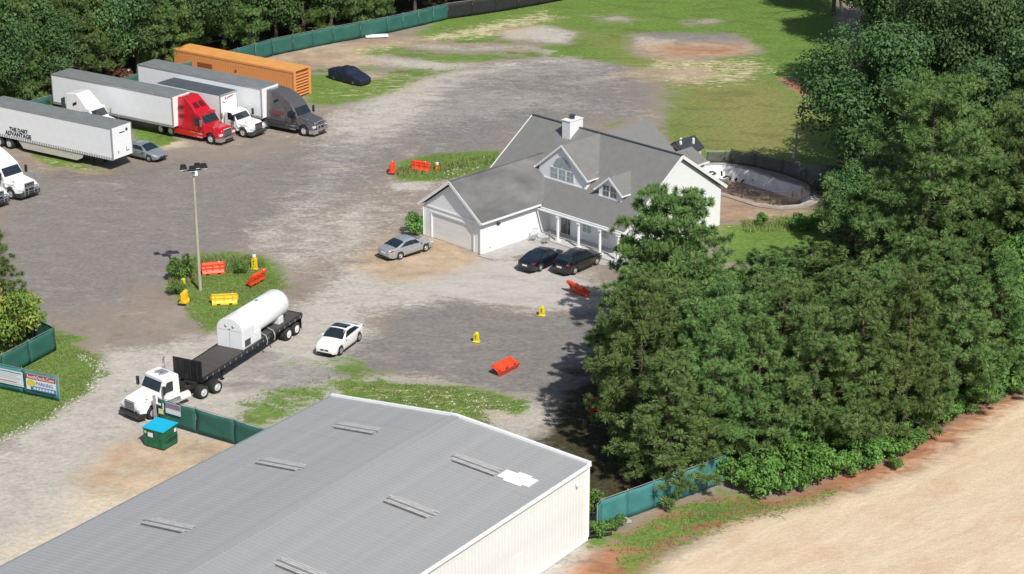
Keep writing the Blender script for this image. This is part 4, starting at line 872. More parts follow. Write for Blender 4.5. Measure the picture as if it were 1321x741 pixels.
    for s in (1,-1):
        y = s*1.165
        MB().poly([(-2.28,y,1.78),(-2.62,y,2.36),(-3.15,y,2.36),(-3.15,y,1.62),(-2.45,y,1.62)], (0,s*.012,0)).build('side_window', glass_dark, cab)
        MB().box(-2.24,-3.22,min(y,y+s*.008),max(y,y+s*.008),.98,1.55).build('door_panel', paint, cab, bevel=.006, seg=1)
        if kind in ('slope','bubble','peak'):
            MB().box(-3.35,-3.38,min(y,y+s*.01),max(y,y+s*.01),1.0,2.5).build('door_seam', dark_frame, cab)
            MB().box(-5.95,-2.2,min(s*.98,s*1.22),max(s*.98,s*1.22),.38,.94).build('side_skirt', lower, e, bevel=.05)
            for k,(xx,zz) in enumerate(((-2.5,.52),(-2.5,.86),(-3.4,.86),(-3.4,.52))[:3]): MB().box(xx-.32,xx+.32,min(s*1.2,s*1.24),max(s*1.2,s*1.24),zz-.04,zz+.04).build('step', chrome, e)
            for k in range(side_wins): MB().box(-5.15,-4.6,min(y,y+s*.012),max(y,y+s*.012),2.05+k*.85,2.35+k*.85).build('side_window', mat('sleeper_glass',(.10,.012,.016),.15), cab)
            if not side_wins:
                MB().poly([(-4.9,s*1.07,2.95),(-4.35,s*1.07,3.22),(-4.3,s*1.07,3.0),(-4.85,s*1.07,2.72)], (0,s*.02,0)).build('side_window', glass_dark, cab)
            MB().poly([(-5.95,s*1.10,1.0),(-6.35,s*1.22,1.0),(-6.35,s*1.22,3.3),(-5.95,s*1.06,3.5)], (0,s*.03,0)).build('cab_extender', char_paint, e)
        # mirror on arms
        MB().bar((-2.15,s*1.1,2.25),(-2.05,s*1.42,2.25),.035).bar((-2.15,s*1.1,1.75),(-2.05,s*1.42,1.75),.035).bar((-2.05,s*1.41,1.7),(-2.05,s*1.41,2.3),.035).build('mirror_arm', chrome, e)
        MB().box(-2.16,-1.98,min(s*1.36,s*1.56),max(s*1.36,s*1.56),1.68,2.34).build('mirror', black_paint if kind != 'peak' else chrome, e, bevel=.03)
        MB().tube((-.75,s*1.05,1.35),(-.72,s*1.16,1.66),.018).lathe([(1.62,.02),(1.70,.10),(1.78,.02)],'z',(-.72,s*1.17,0),8).build('hood_mirror', chrome, e)
        if kind in ('day','box'):
            MB().tube((-2.35,s*.86,.70),(-3.75,s*.86,.70),.32,.32,18).build('fuel_tank', chrome, e, smooth=False)
            MB().box(-2.6,-2.2,min(s*1.0,s*1.2),max(s*1.0,s*1.2),.42,.47).box(-3.4,-2.8,min(s*1.0,s*1.2),max(s*1.0,s*1.2),.78,.83).build('step', steel, e)
        if kind == 'day':
            MB().tube((-3.85,s*.88,.72),(-4.75,s*.88,.72),.30,.30,18).build('air_tank', white_paint, e)
    if roof_win: 
        for s in (1,-1): MB().poly([(-3.32,s*.12,3.06),(-3.32,s*.72,3.06),(-3.82,s*.66,3.50),(-3.82,s*.12,3.50)], (.03,0,.035)).build('roof_window', mat('roof_glass',(.10,.012,.016),.15), cab)
    if kind in ('slope','bubble','peak'):
        for y in (): MB().box(-2.92,-2.80,y-.05,y+.05,2.83 if kind=='peak' else 2.9,2.90 if kind=='peak' else 2.99).build('roof_marker', mat('amber_lens',(.5,.22,.03),.3), cab)
    if kind == 'day':
        MB().tube((-3.98,-.78,.9),(-3.98,-.78,3.25),.075,.075,10).tube((-3.98,-.78,3.25),(-4.08,-.78,3.45),.07,.06,10).tube((-3.98,-.78,1.5),(-3.98,-.78,2.6),.12,.12,10).build('exhaust_stack', chrome, e)
        MB().box(-3.5,-2.9,-.4,.4,2.70,2.78).build('roof_vent', steel, cab, bevel=.02)
        for s in (1,-1): MB().tube((-3.0,s*.25,2.8),(-2.75,s*.25,2.8),.05,.07,8).build('air_horn', chrome, cab)
    if decal:
        for s in (1,-1):
            for (x0,x1,z0,z1) in ((-5.4,-3.7,1.72,1.98),(-5.2,-4.2,1.52,1.62)):
                MB().box(x0,x1,min(s*1.168,s*1.178),max(s*1.168,s*1.178),z0,z1).build('decal', decal, cab)
    return e
def by_wheel(w, ang, side, sc):
    """front bumper centre from the ground point of the steer wheel on one side (+1 left, -1 right)"""
    a = R(ang); x, y = -1.25*sc, side*1.15*sc
    return (w[0]-(x*math.cos(a)-y*math.sin(a)), w[1]-(x*math.sin(a)+y*math.cos(a)))
def bumper_place(a, b):
    """centre of the bumper line from near corner a to far corner b"""
    return ((a[0]+b[0])/2, (a[1]+b[1])/2)
TA = -33.5
tractor('red sleeper tractor unit with chrome bumper in front of a white trailer', by_wheel((-28.49, 182.26), -33.5, -1, 1.0), R(-33.5), red_paint, 'peak', 1.0, rear_axle=-7.55, bull=False, roof_win=True, side_wins=2, fender=red_paint, lower=red_paint, decal=None)
tractor('grey sleeper tractor unit with dark lower skirts beside the orange container', by_wheel((-19.94, 184.90), -33, -1, 1.0), R(-33), gunmetal, 'bubble', 1.0, rear_axle=-7.2, bull=True, lower=char_paint, fender=gunmetal, decal=mat('dull_red_decal',(.22,.05,.055),.5))
tractor('white sleeper tractor unit at the left edge in front of the lettered trailer', (-41.92, 166.20), R(-36), white_paint, 'slope', 1.0, bull=True, bumper=char_paint, lower=white_paint, grille=black_paint)
tractor('white tractor unit cut off by the left edge of the picture', (-43.94, 163.60), R(-36), white_paint, 'slope', 1.0, bull=True, bumper=char_paint)
tractor('white sleeper tractor unit standing hidden between two white trailers', ((-37.84, 184.88)[0], (-37.84, 184.88)[1]), R(TA), white_paint, 'peak', .94, bumper=char_paint)
# box truck
bt = tractor('white box truck with slate roof between the red and grey tractor units', by_wheel((-25.74, 184.47), -34, -1, .94), R(-34), white_paint, 'box', .94, bumper=char_paint, grille=black_paint, name='box_truck', rear_axle=-9.2)
MB().box(-12.6,-3.95,-1.26,1.26,1.05,3.95).build('cargo_box', white_panel, bt, bevel=.03)
MB().box(-12.62,-3.93,-1.28,1.28,3.952,4.03).build('cargo_roof', slate_roof_sheet, bt, bevel=.02)
for s in (1,-1): MB().box(-4.06,-3.93,min(s*1.2,s*1.285),max(s*1.2,s*1.285),1.0,4.0).build('corner_post', steel, bt, bevel=.02)
MB().box(-3.945,-3.90,-1.28,1.28,3.86,4.05).build('roof_rail', steel, bt)
MB().box(-12.6,-3.95,-1.20,1.20,.92,1.04).build('floor_frame', dark_frame, bt)
sw = MB(); sw.path([(-3.93,-.95,3.35),(-3.93,-.85,3.22),(-3.93,-.65,3.16),(-3.93,-.35,3.17)], .03, 5).build('printed_swoosh', lead_ink, bt)
lt = MB(); 
for k,(a,b) in enumerate(((-.55,.28),(-.30,.18),(-.12,.20),(.06,.16),(.22,.2),(.40,.16),(.56,.14))): lt.poly([(-3.935,a,3.40+.03*k),(-3.935,a+.12,3.40+.03*k),(-3.935,a+.15,3.40+.03*k+b),(-3.935,a+.03,3.40+.03*k+b)], (.012,0,0))
lt.build('printed_script', red_ink, bt)

def box_trailer(label, near_top, ang, L_=16.15, legs=True, wheels=True, skirt=False, rail=False, flip=False, roofm=None, group=None, z1=4.1):
    """near_top: ground point under the near front top corner; local x points to the nose, y to the left; origin under the nose centre"""
    a = R(ang); n = Vector((-math.sin(a), math.cos(a))); o = Vector(near_top)+n*1.3
    e = empty('box_trailer', (o.x,o.y,0), a, label, 'trailer', group)
    MB().box(-L_,0,-1.3,1.3,1.16,z1).build('body', white_panel, e, bevel=.02)
    np_ = int(L_/1.22); pm = MB().box(0,(L_-.2)/np_-.006,-.003,.003,0,z1-1.42).mesh('side_panel', white_panel)
    for k in range(np_):
        for s in (1,-1): link_mesh('side_panel', pm, None, e, (-L_+.12+k*(L_-.2)/np_, s*1.306, 1.36))
    MB().box(-L_-.01,.01,-1.27,1.27,z1+.002,z1+.035).build('roof', roofm or grey_roof_sheet, e, bevel=.015)
    for s in (1,-1):
        MB().box(-L_,0,min(s*1.296,s*1.325),max(s*1.296,s*1.325),z1-.10,z1+.02).build('top_rail', steel, e)
        MB().box(-L_,0,min(s*1.296,s*1.33),max(s*1.296,s*1.33),1.10,1.34).build('bottom_rail', steel, e)
        MB().box(-.10,.02,min(s*1.2,s*1.335),max(s*1.2,s*1.335),1.12,z1+.01).build('corner_post', steel, e, bevel=.02)
        MB().box(-L_-.02,-L_+.1,min(s*1.2,s*1.335),max(s*1.2,s*1.335),1.12,z1+.01).build('corner_post', steel, e, bevel=.02)
    MB().box(-L_+.1,-.1,-1.25,1.25,1.02,1.14).box(-L_,-L_+4,-.5,-.36,.8,1.02).box(-L_,-L_+4,.36,.5,.8,1.02).build('floor_frame', dark_frame, e)
    if rail:
        rm = MB().box(-.028,.028,-.012,.012,0,.20).mesh('rail_stud', white_trim)
        for k in range(52): link_mesh('rail_stud', rm, None, e, (-.3-k*.30, -1.342, 1.12))
    MB().box(-L_-.15,-L_,-1.0,1.0,.52,.62).bar((-L_-.08,-.6,.6),(-L_-.03,-.6,1.1),.06).bar((-L_-.08,.6,.6),(-L_-.03,.6,1.1),.06).build('rear_guard', steel, e)
    if wheels:
        for x in (-L_+1.6,-L_+2.9):
            for s in (1,-1): put_wheel(e, x, s*.95, .50, W_DUAL)
    if legs:
        for s in (1,-1): MB().bar((-3.0,s*.75,.05),(-3.0,s*.75,1.05),.12).box(-3.15,-2.85,s*.75-.14,s*.75+.14,0,.06).bar((-3.0,s*.7,.5),(-3.6,s*.3,1.02),.05).build('landing_leg', dark_frame, e)
    if skirt:
        for s in (1,-1):
            MB().poly([(-3.7,s*1.22,1.08),(-12.0,s*1.22,1.08),(-11.4,s*1.2,.36),(-4.6,s*1.2,.36),(-3.9,s*1.21,.7)], (0,s*.04,0)).build('side_skirt', mat('cream_skirt',(.55,.53,.47),.5,var=.12), e)
    return e
tA = box_trailer('white lettered trailer with studded lower rail, nearest the left tractor unit', (-36.04, 173.62), -32.5, 16.15, skirt=True, rail=True)
link_mesh('lettering', text_mesh('THE DART', .50, lead_ink, bold=.022), None, tA, (-11.75,-1.325,2.05), (R(90),0,0))
link_mesh('lettering', text_mesh('ADVANTAGE', .56, lead_ink, bold=.024), None, tA, (-11.85,-1.325,1.60), (R(90),0,0))
MB().box(.012,.02,-.30,.40,3.42,3.52).build('printed_line', lead_ink, tA); MB().lathe([(.012,.15),(.024,.15),(.024,0)],'x',(0,.66,3.60),14).build('printed_roundel', lead_ink, tA)
MB().box(.012,.05,-.62,-.50,1.62,1.86).box(.012,.05,.45,.85,1.62,1.70).box(.012,.04,.45,.52,1.6,2.0).build('air_fittings', steel, tA)
box_trailer('long white trailer coupled behind the red tractor unit', (-32.21, 183.94), -32.5, 15.7, legs=False)
box_trailer('white trailer coupled behind the grey tractor unit', (-24.11, 186.85), -34.3, 16.3, legs=False)
# orange container
a = R(-34.5); o = Vector((-22.07, 197.81))+Vector((-math.sin(a),math.cos(a)))*1.25
oc = empty('orange_container', (o.x,o.y,0), a, 'long orange shipping container standing on the ground behind the white trailers', 'container')
LC = 16.6
MB().box(-LC,-.18,-1.25,1.25,.02,2.84).build('body', orange_box, oc)
MB().box(-LC-.02,.0,-1.27,1.27,2.842,2.9).build('roof', mat('orange_container_roof',(.72,.34,.10),.5,var=.15,scale=.8), oc)
cm = MB().poly([(0,0,0),(.07,-.012,0),(.26,-.012,0),(.33,0,0)], (0,0,2.42)).mesh('corrugation', orange_box)
for k in range(44):
    link_mesh('corrugation', cm, None, oc, (-LC+.35+k*.36, -1.252, .22)); 
for s in (1,-1):
    MB().box(-LC,-.0,min(s*1.22,s*1.30),max(s*1.22,s*1.30),2.68,2.86).build('top_rail', orange_box, oc)
    MB().box(-LC,-.0,min(s*1.22,s*1.30),max(s*1.22,s*1.30),0,.20).build('bottom_rail', orange_box, oc)
    MB().box(-.22,.02,min(s*1.02,s*1.31),max(s*1.02,s*1.31),0,2.91).build('corner_post', orange_box, oc, bevel=.015)
MB().box(-.2,-.165,-1.02,1.02,.05,2.7).build('end_recess', orange_dark, oc)
for k in range(8): MB().box(-.16,-.02,-1.0,1.0,.18+k*.31,.33+k*.31).build('end_rib', orange_box, oc, bevel=.02)
MB().box(-13.2,-11.2,-1.33,-1.30,1.55,1.95).build('side_vent', orange_dark, oc)
MB().lathe([(-1.33,.14),(-1.30,.16)],'y',(-7.9,0,1.8),12).add([(-7.9+.14*math.cos(t),-1.335,1.8+.14*math.sin(t)) for t in np.linspace(0,6.28,11)[:-1]],[tuple(range(10))]).build('side_cap', orange_dark, oc)

# flatbed with tank
FA = 65.5
ft = tractor('white day-cab tractor unit with tall exhaust pulling a black flatbed trailer', by_wheel((-23.66, 120.74), 229, 1, .92), R(229), white_paint, 'day', .92, bumper=black_paint, rear_axle=-7.25, grille=char_paint)
dn = Vector((-20.86, 124.23)); dr_ = Vector((-15.31, 135.91)); dd = (dr_-dn).normalized(); nl = Vector((-dd.y,dd.x)); LF = (dr_-dn).length; WF = 2.3
oF = dn + nl*WF/2
fb = empty('flatbed_trailer', (oF.x,oF.y,0), math.atan2(dd.y,dd.x), 'black flatbed trailer with headboard and worn deck behind the white day-cab', 'trailer')
h = WF/2
nb = 9; bm_ = MB().box(0,LF,-.5*WF/nb+.012,.5*WF/nb-.012,1.36,1.42).mesh('deck_board', wood_deck)
for k in range(nb): link_mesh('deck_board', bm_, None, fb, (0, -h+WF/nb*(k+.5), .003*((k*5)%3)))
MB().box(0,LF,-h+.06,h-.06,1.18,1.35).box(.4,LF,-.55,-.40,.85,1.18).box(.4,LF,.40,.55,.85,1.18).build('frame', dark_frame, fb)
for s in (1,-1):
    MB().box(0,LF,min(s*h,s*(h+.06)),max(s*h,s*(h+.06)),1.18,1.46).build('side_rail', black_paint, fb)
    pm = MB().box(-.03,.03,-.02,.02,0,.16).mesh('stake_pocket', steel)
    for k in range(18): link_mesh('stake_pocket', pm, None, fb, (.4+k*(LF-.8)/17, s*(h+.085), 1.2))
MB().box(-.08,.0,-h,h,1.1,2.62).build('headboard', black_paint, fb, bevel=.015)
for y in (-.8,-.27,.27,.8): MB().box(-.14,-.083,y-.03,y+.03,1.2,2.58).build('headboard_rib', dark_frame, fb)
for x in (LF-.75,LF-1.85):
    for s in (1,-1): put_wheel(fb, x, s*(h-.30), .48, W_WHITE)
for s in (1,-1): MB().box(LF-.12,LF-.09,s*(h-.3)-.3,s*(h-.3)+.3,.25,1.15).build('mud_flap', black_paint, fb)
for s in (1,-1): MB().bar((3.1,s*.6,.08),(3.1,s*.6,1.1),.11).box(2.95,3.25,s*.6-.12,s*.6+.12,0,.06).build('landing_leg', dark_frame, fb)
MB().box(LF-.03,LF+.03,-h,h,1.05,1.46).build('rear_bar', black_paint, fb)
# tank unit riding on the deck
def fbp(x, y): q = oF + dd*x + nl*y; return (q.x,q.y,1.43)
tf = Vector((-20.88, 129.52)); tn = Vector((-18.81, 129.01)); xf = ((tn-oF).dot(dd)); 
tk = empty('tank_unit', fbp(xf+.0,0), math.atan2(dd.y,dd.x), 'large white cylindrical tank with a square front cabinet riding on the flatbed', 'tank')
tw = mat('white_tank_paint', (.78,.80,.82), .35, coat=.3, var=.04)
th = 1.06
cab_p = [(-th,0),(th,0),(th,1.35)]+[(th*math.cos(t),1.35+.88*math.sin(t)) for t in np.linspace(0,math.pi,13)[1:-1]]+[(-th,1.35)]
MB().poly([(0,y,z) for y,z in cab_p], (1.5,0,0)).build('front_cabinet', tw, tk, bevel=.04)
fc = MB().box(-.012,-.002,-.012,.012,.12,1.3).box(-.012,-.002,-.95,.95,1.33,1.345); fc.build('door_seam', steel, tk)
for y in (-.30,.30): MB().lathe([(-.03,.10),(-.002,.12)],'x',(0,y,1.62),12).add([(-.03,y+.1*math.cos(t),1.62+.1*math.sin(t)) for t in np.linspace(0,6.28,11)[:-1]],[tuple(range(10))]).build('gauge', steel, tk)
MB().box(-.03,-.002,-.10,.10,1.40,1.46).build('handle', steel, tk)
MB().box(.25,.95,-th-.03,-th-.002,.15,.62).build('louvre', char_paint, tk)
LT = 6.6
MB().lathe([(1.45,.0),(1.45,th*.98),(LT-.5,th*.98),(LT-.18,th*.86),(LT-.02,th*.55),(LT+.06,.0)],'x',(0,0,1.20),32).build('tank_shell', tw, tk, smooth=True)
MB().box(LT-1.5,LT-.9,-.85,.85,0,.55).build('saddle', tw, tk, bevel=.03)
MB().box(1.52,2.4,-th+.02,th-.02,0,.75).build('pump_box', tw, tk, bevel=.03)
for x in (2.7,3.7): MB().path([(x,-h-.12,-.55),(x,-h-.2,-.2),(x+.05,-h-.05,.1),(x+.1,-.7,.25)], .045, 7).build('hose', steel, tk)
MB().lathe([(2.2,.12),(2.32,.12),(2.34,0)],'z',(3.6,0,0),10).build('tank_hatch', steel, tk)

# ---------------------------------------------------------------- dumpster
dump_green = mat('dumpster_green', (.012,.115,.055), .5, var=.3, scale=2); cyan_lid = mat('cyan_plastic_lid', (.01,.44,.66), .45, var=.08)
p0, p1, p2 = Vector((-23.61, 116.70)), Vector((-22.22, 115.90)), Vector((-21.33, 116.93))
ax = (p1-p0); dl = ax.length; ay = (p2-p1); dw = ay.length; a = math.atan2(ax.y, ax.x)
du = empty('dumpster', (p0.x,p0.y,0), a, 'green steel dumpster with bright cyan lid by the fence end', 'dumpster')
DL, DW, DH = 1.62, 1.42, 1.28
MB().poly([(0,0,.06),(DL,0,.06),(DL,DW,.06),(0,DW,.06)], (0,0,DH-.06)).build('body', dump_green, du, bevel=.02)
MB().poly([(-.06,-.06,DH+.012),(DL+.06,-.06,DH+.012),(DL+.06,DW+.06,DH+.10),(-.06,DW+.06,DH+.10)], (0,0,.045)).build('lid', cyan_lid, du, bevel=.015)
for k in range(2): MB().poly([(.03+k*DL/2,-.03,DH+.062),(DL/2-.03+k*DL/2,-.03,DH+.062),(DL/2-.03+k*DL/2,DW,DH+.148),(.03+k*DL/2,DW,DH+.148)], (0,0,.012)).build('lid_panel', cyan_lid, du)
MB().box(-.03,DL+.03,-.03,DW+.03,DH-.08,DH).build('rim', dump_green, du, bevel=.01)
MB().box(DL+.003,DL+.14,.15,DW-.15,.55,.78).build('fork_pocket', dump_green, du, bevel=.02); MB().box(DL+.145,DL+.15,.2,DW-.2,.6,.73).build('pocket_mouth', dark_in, du)
MB().box(-.14,-.003,.15,DW-.15,.55,.78).build('fork_pocket', dump_green, du, bevel=.02)
for x in (.35,.81,1.27): MB().box(x-.04,x+.04,-.05,-.002,.1,DH-.1).build('rib', dump_green, du)
MB().box(.42,.82,-.062,-.052,.78,1.08).build('sticker', banner_white, du); MB().box(.1,.3,-.012,-.003,.95,1.1).build('sticker', mat('cream_sticker',(.6,.6,.4),.6), du); MB().box(DL+.003,DL+.012,1.1,1.32,.88,1.12).build('sticker', white_paint, du)
for x in (.2,DL-.2):
    for y in (.2,DW-.2): MB().tube((x,y-.04,.07),(x,y+.04,.07),.07,.07,8).build('caster', rubber, du)

# ---------------------------------------------------------------- plastic barriers
def barrier(name, label, loc, ang, m, L_=1.9, H_=.95, tilt=0.0, cat='barrier', group=None, sc=1.0):
    e = empty(name, (loc[0],loc[1],0), ang, label, cat, group, sc); e.rotation_euler = (tilt,0,ang)
    if tilt: e.location.z = .22
    prof = [(-.30,0),(.30,0),(.28,.14),(.14,.34),(.12,.46),(.17,.52),(.12,.60),(.11,.72),(.15,.78),(.08,H_),(-.08,H_),(-.15,.78),(-.11,.72),(-.12,.60),(-.17,.52),(-.12,.46),(-.14,.34),(-.28,.14)]
    MB().poly([(-L_/2,y,z) for y,z in prof], (L_,0,0)).build('body', m, e, bevel=.015)
    for x in (-L_/2+.3, 0, L_/2-.3): MB().box(x-.05,x+.05,-.19,.19,.2,H_-.12).build('rib', m, e, bevel=.02)
    for x in (-.45,.45): MB().box(x-.13,x+.13,-.31,.31,.03,.12).build('fork_slot', dark_in, e)
    for s in (1,-1): MB().tube((s*(L_/2+.04),0,.3),(s*(L_/2+.04),0,H_-.1),.05,.05,8).build('connector', m, e)
    MB().lathe([(H_,.06),(H_+.03,.06),(H_+.03,0)],'z',(L_/2-.35,0,0),8).build('filler_cap', white_paint, e)
    return e
barrier('plastic_barrier', 'orange plastic barrier tipped on its side alone on the dark gravel', (-0.13, 128.37), R(52), orange_plastic, 2.0, .95, tilt=R(-62))
barrier('plastic_barrier', 'orange plastic barrier in the tree shade beside the pine trunk', (5.87, 122.17), R(20), orange_plastic, 1.6)
barrier('plastic_barrier', 'orange plastic barrier behind the black car at the pavement edge', (5.26, 143.48), R(-52), orange_plastic, 1.9, tilt=R(40))
barrier('plastic_barrier', 'orange plastic barrier beside the light pole on the weedy island', (-23.50, 147.83), R(14), orange_plastic, 1.7)
barrier('plastic_barrier', 'orange plastic barrier lying behind the white tank on the weedy island', (-19.94, 145.63), R(62), orange_plastic, 1.8, tilt=R(30))
barrier('plastic_barrier', 'orange plastic barrier on end at the tip of the grass patch', (-10.85, 173.55), R(80), orange_plastic, 1.1, 1.0)
barrier('plastic_barrier', 'orange plastic barrier lying in the grass patch behind the garage', (-8.28, 174.23), R(-28), orange_plastic, 1.7, .9)
barrier('plastic_barrier', 'yellow plastic barrier lying in front of the tank on the weedy island', (-21.73, 141.39), R(8), yellow_plastic, 1.9, .8)
barrier('plastic_barrier', 'yellow plastic barrier section upright at the left end of the weedy island', (-24.80, 141.55), R(75), yellow_plastic, .9, .95)
def marker(label, loc, m, h=.75, wd=.42, cap=None):
    e = empty('caution_marker', (loc[0],loc[1],0), R(-20), label, 'marker')
    pr = [(-wd/2,0),(wd/2,0),(wd*.42,h*.75)]+[(wd*.42*math.cos(t),h*.75+h*.25*math.sin(t)) for t in np.linspace(0,math.pi,9)[1:-1]]+[(-wd*.42,h*.75)]
    MB().poly([(x,-.12,z) for x,z in pr], (0,.24,0)).build('body', m, e, bevel=.03)
    MB().poly([(x*.55,-.126,h*.28+z*.5) for x,z in pr], (0,-.01,0)).build('plate', lemon_plastic if m is not lemon_plastic else yellow_plastic, e)
    MB().box(-.05,.05,-.15,-.137,h*.62,h*.72).box(-.04,.04,-.15,-.137,h*.4,h*.5).build('printed_mark', lead_ink, e)
    MB().box(-wd*.6,wd*.6,-.2,.2,0,.05).build('foot', m, e, bevel=.01)
    if cap: MB().lathe([(h,.16),(h+.18,.16),(h+.22,0)],'z',(0,0,0),10).build('cap', cap, e)
    return e
marker('small lemon yellow rounded marker alone on the dark gravel', (-2.57, 133.95), lemon_plastic)
marker('small lemon yellow rounded marker at the edge of the pale pavement', (2.23, 139.04), lemon_plastic)
marker('tall yellow marker with white and black top at the back of the weedy island', (-20.36, 148.87), yellow_plastic, 1.0, .5, cap=white_paint)
marker('pale yellow marker among weeds at the left of the island, short', (-25.51, 145.63), lemon_plastic, .45, .35)
marker('short white-topped stake at the end of the grass patch behind the garage', (-6.81, 174.46), orange_plastic, .5, .3, cap=white_paint)

# ---------------------------------------------------------------- light poles
wood_pole = mat('wooden_pole', (.42,.375,.31), .85, var=.25, scale=3, stretch=(3,3,.4))
def flood(par, x, y, z, ax_, ay_):
    f = MB().poly([(x-.28,y-.16,z),(x+.28,y-.16,z),(x+.2,y+.2,z+.22),(x-.2,y+.2,z+.22)], (0,0,.12)).build('floodlight', black_paint, par, bevel=.02)
    MB().poly([(x-.24,y-.18,z-.01),(x+.24,y-.18,z-.01),(x+.24,y-.05,z-.05),(x-.24,y-.05,z-.05)], (0,-.02,-.02)).build('lens', clear_lens, f); return f
lp = empty('light_pole', (-23.97, 144.13), R(15), 'tall slim wooden pole with four black floodlights on the lot', 'light pole', sc=1.0)
zt = 9.8
MB().tube((0,0,-.2),(0,0,zt),.13,.095,10).build('pole', wood_pole, lp)
MB().bar((-.75,0,zt-.08),(.75,0,zt-.08),.09).bar((0,-.5,zt-.02),(0,.5,zt-.02),.08).build('crossarm', black_paint, lp)
for (x,y) in ((-.72,.05),(.35,.2),(.8,.0),(-.1,-.45)): flood(lp, x, y, zt+.02, 0, 0)
MB().box(-.3,.3,-.22,-.1,zt-.5,zt-.3).box(.1,.3,-.2,-.1,zt-.32,zt-.12).build('ballast_box', white_trim, lp, bevel=.02)
up = empty('utility_pole', (25.89, 175.62), 0, 'thin grey pole with a white meter box beyond the pool fence', 'utility pole')
MB().tube((0,0,-.2),(0,0,3.45),.10,.08,10).build('pole', wood_pole, up)
MB().box(-.28,-.09,-.16,.1,.75,1.3).build('meter_box', white_trim, up, bevel=.02)
pp = empty('pool_pump', (26.04, 173.78), 0, 'small white pipe fitting on the pool fence corner', 'pipe')
MB().path([(0,0,0),(0,0,.8),(-.1,0,.95),(-.35,0,.95)], .07, 8).build('pipe', white_trim, pp); MB().lathe([(0,.2),(.25,.2),(.3,.1)],'z',(.0,0,0),12).build('housing', white_trim, pp)

# ---------------------------------------------------------------- porch chairs, loose board, dead limb, brush heap, rocks
def wire_chair(label, x, y, rz):
    q = at_house(x, y); e = empty('patio_chair', (q[0],q[1],.02), HA+rz, label, 'chair', 'wire patio chairs by the porch step')
    MB().box(-.26,.26,-.25,.25,.42,.46).build('seat', steel, e)
    m = MB()
    for k in range(6): m.bar((-.24+k*.096,.25,.44),(-.24+k*.096,.34,1.0),.02)
    m.bar((-.26,.34,1.0),(.26,.34,1.0),.03).build('backrest', steel, e)
    for sx in (-1,1):
        for sy in (-1,1): MB().bar((sx*.24,sy*.23,0),(sx*.24,sy*.23,.43),.03).build('leg', steel, e)
        MB().bar((sx*.27,-.25,.66),(sx*.27,.30,.68),.035).bar((sx*.27,-.24,.44),(sx*.27,-.24,.66),.03).build('armrest', steel, e)
wire_chair('grey wire patio chair closest to the garage side wall', .9, 5.2, .4)
wire_chair('grey wire patio chair beside the first porch column', 2.1, 5.4, -.5)
lb = empty('white_board', (-15.39, 223.65), R(10), 'flat white board lying on bare ground by the green fence', 'board')
MB().box(-1.3,1.3,-.6,.6,.1,.2).build('sheet', white_trim, lb, bevel=.01); MB().box(-1.1,1.1,-.05,.05,0,.1).build('batten', steel, lb)
dead = mat('bleached_dead_wood', (.62,.58,.53), .9, var=.15)
dlp = (36.41, 231.82); dl_ = empty('dead_limb', dlp, 0, 'bleached white dead limb sticking out of the trees at the top right', 'branch')
MB().tube((2.0,3,4.6),(-1.0,1,4.3),.13,.10,7).tube((-1.0,1,4.3),(-3.6,0,4.45),.10,.06,7).tube((-3.6,0,4.45),(-5.6,-.4,3.7),.06,.03,7).tube((-2.6,.3,4.4),(-4.6,-1,3.2),.05,.025,6).tube((-3.2,0,4.4),(-4.9,.4,4.9),.045,.02,6).tube((2.0,3,4.6),(3.0,4,0),.16,.2,7).build('limb', dead, dl_)
brush = mat('rusty_brush', (.20,.085,.045), .9, var=.4, scale=3)
bh = empty('brush_heap', (-42.18, 205.03), 0, 'heap of reddish dry brush behind the white trailers', 'brush heap')
m = MB(); rg = random.Random(4)
for k in range(900):
    t = rg.uniform(0,6.28); rr = rg.random()**.6; x = 3.0*rr*math.cos(t); y = 1.7*rr*math.sin(t); z = 1.5*(1-rr*rr)*rg.uniform(.5,1); d = Vector((rg.uniform(-1,1),rg.uniform(-1,1),rg.uniform(-.3,.7))).normalized()*rg.uniform(.2,.5)
    m.add([(x,y,z),(x+d.x,y+d.y,z+d.z+.05),(x+d.x*.5-.05,y+d.y*.5+.08,z+d.z*.5+.12)], [(0,1,2)])
m.build('twigs', brush, bh)
wp_ = empty('white_sheet', (-41.19, 206.27), R(-10), 'white sheet of scrap beside the reddish brush heap', 'scrap sheet'); MB().box(-.9,.9,-.3,.3,.8,.9).box(-.1,.1,-.1,.1,0,.8).build('sheet', white_trim, wp_)
rs = mat('pale_rubble', (.50,.48,.44), .95, var=.3); m = MB(); rg = random.Random(11)
spots = scatter([(-31.0, 132.0), (-28.4, 129.9), (-28.1, 125.9), (-29.2, 123.3), (-30.6, 119.9), (-33.0, 117.0), (-33.2, 118.2), (-30.9, 121.4), (-29.3, 125.2), (-29.1, 128.8), (-30.8, 131.0)], 260, rg) + scatter([(-12.5, 123.3), (-5.3, 125.9), (1.5, 123.0), (-1.0, 118.4), (-5.2, 120.8), (-11.8, 120.8)], 220, rg) + scatter([(-11.1, 171.5), (-7.0, 171.5), (-4.3, 177.7), (-1.5, 178.9), (-2.9, 175.4), (-6.9, 168.9), (-10.7, 168.9)], 90, rg)
for (x,y) in spots:
    s = rg.uniform(.03,.11); a = rg.uniform(0,6); q = [(x+s*math.cos(a+k*2.1)*rg.uniform(.7,1.3), y+s*math.sin(a+k*2.1)*rg.uniform(.7,1.3), -.02) for k in range(3)]; m.add(q+[(x,y,s*.8)], [(0,1,3),(1,2,3),(2,0,3)])
o = m.build('rubble', rs); tag(o, kind='stuff')

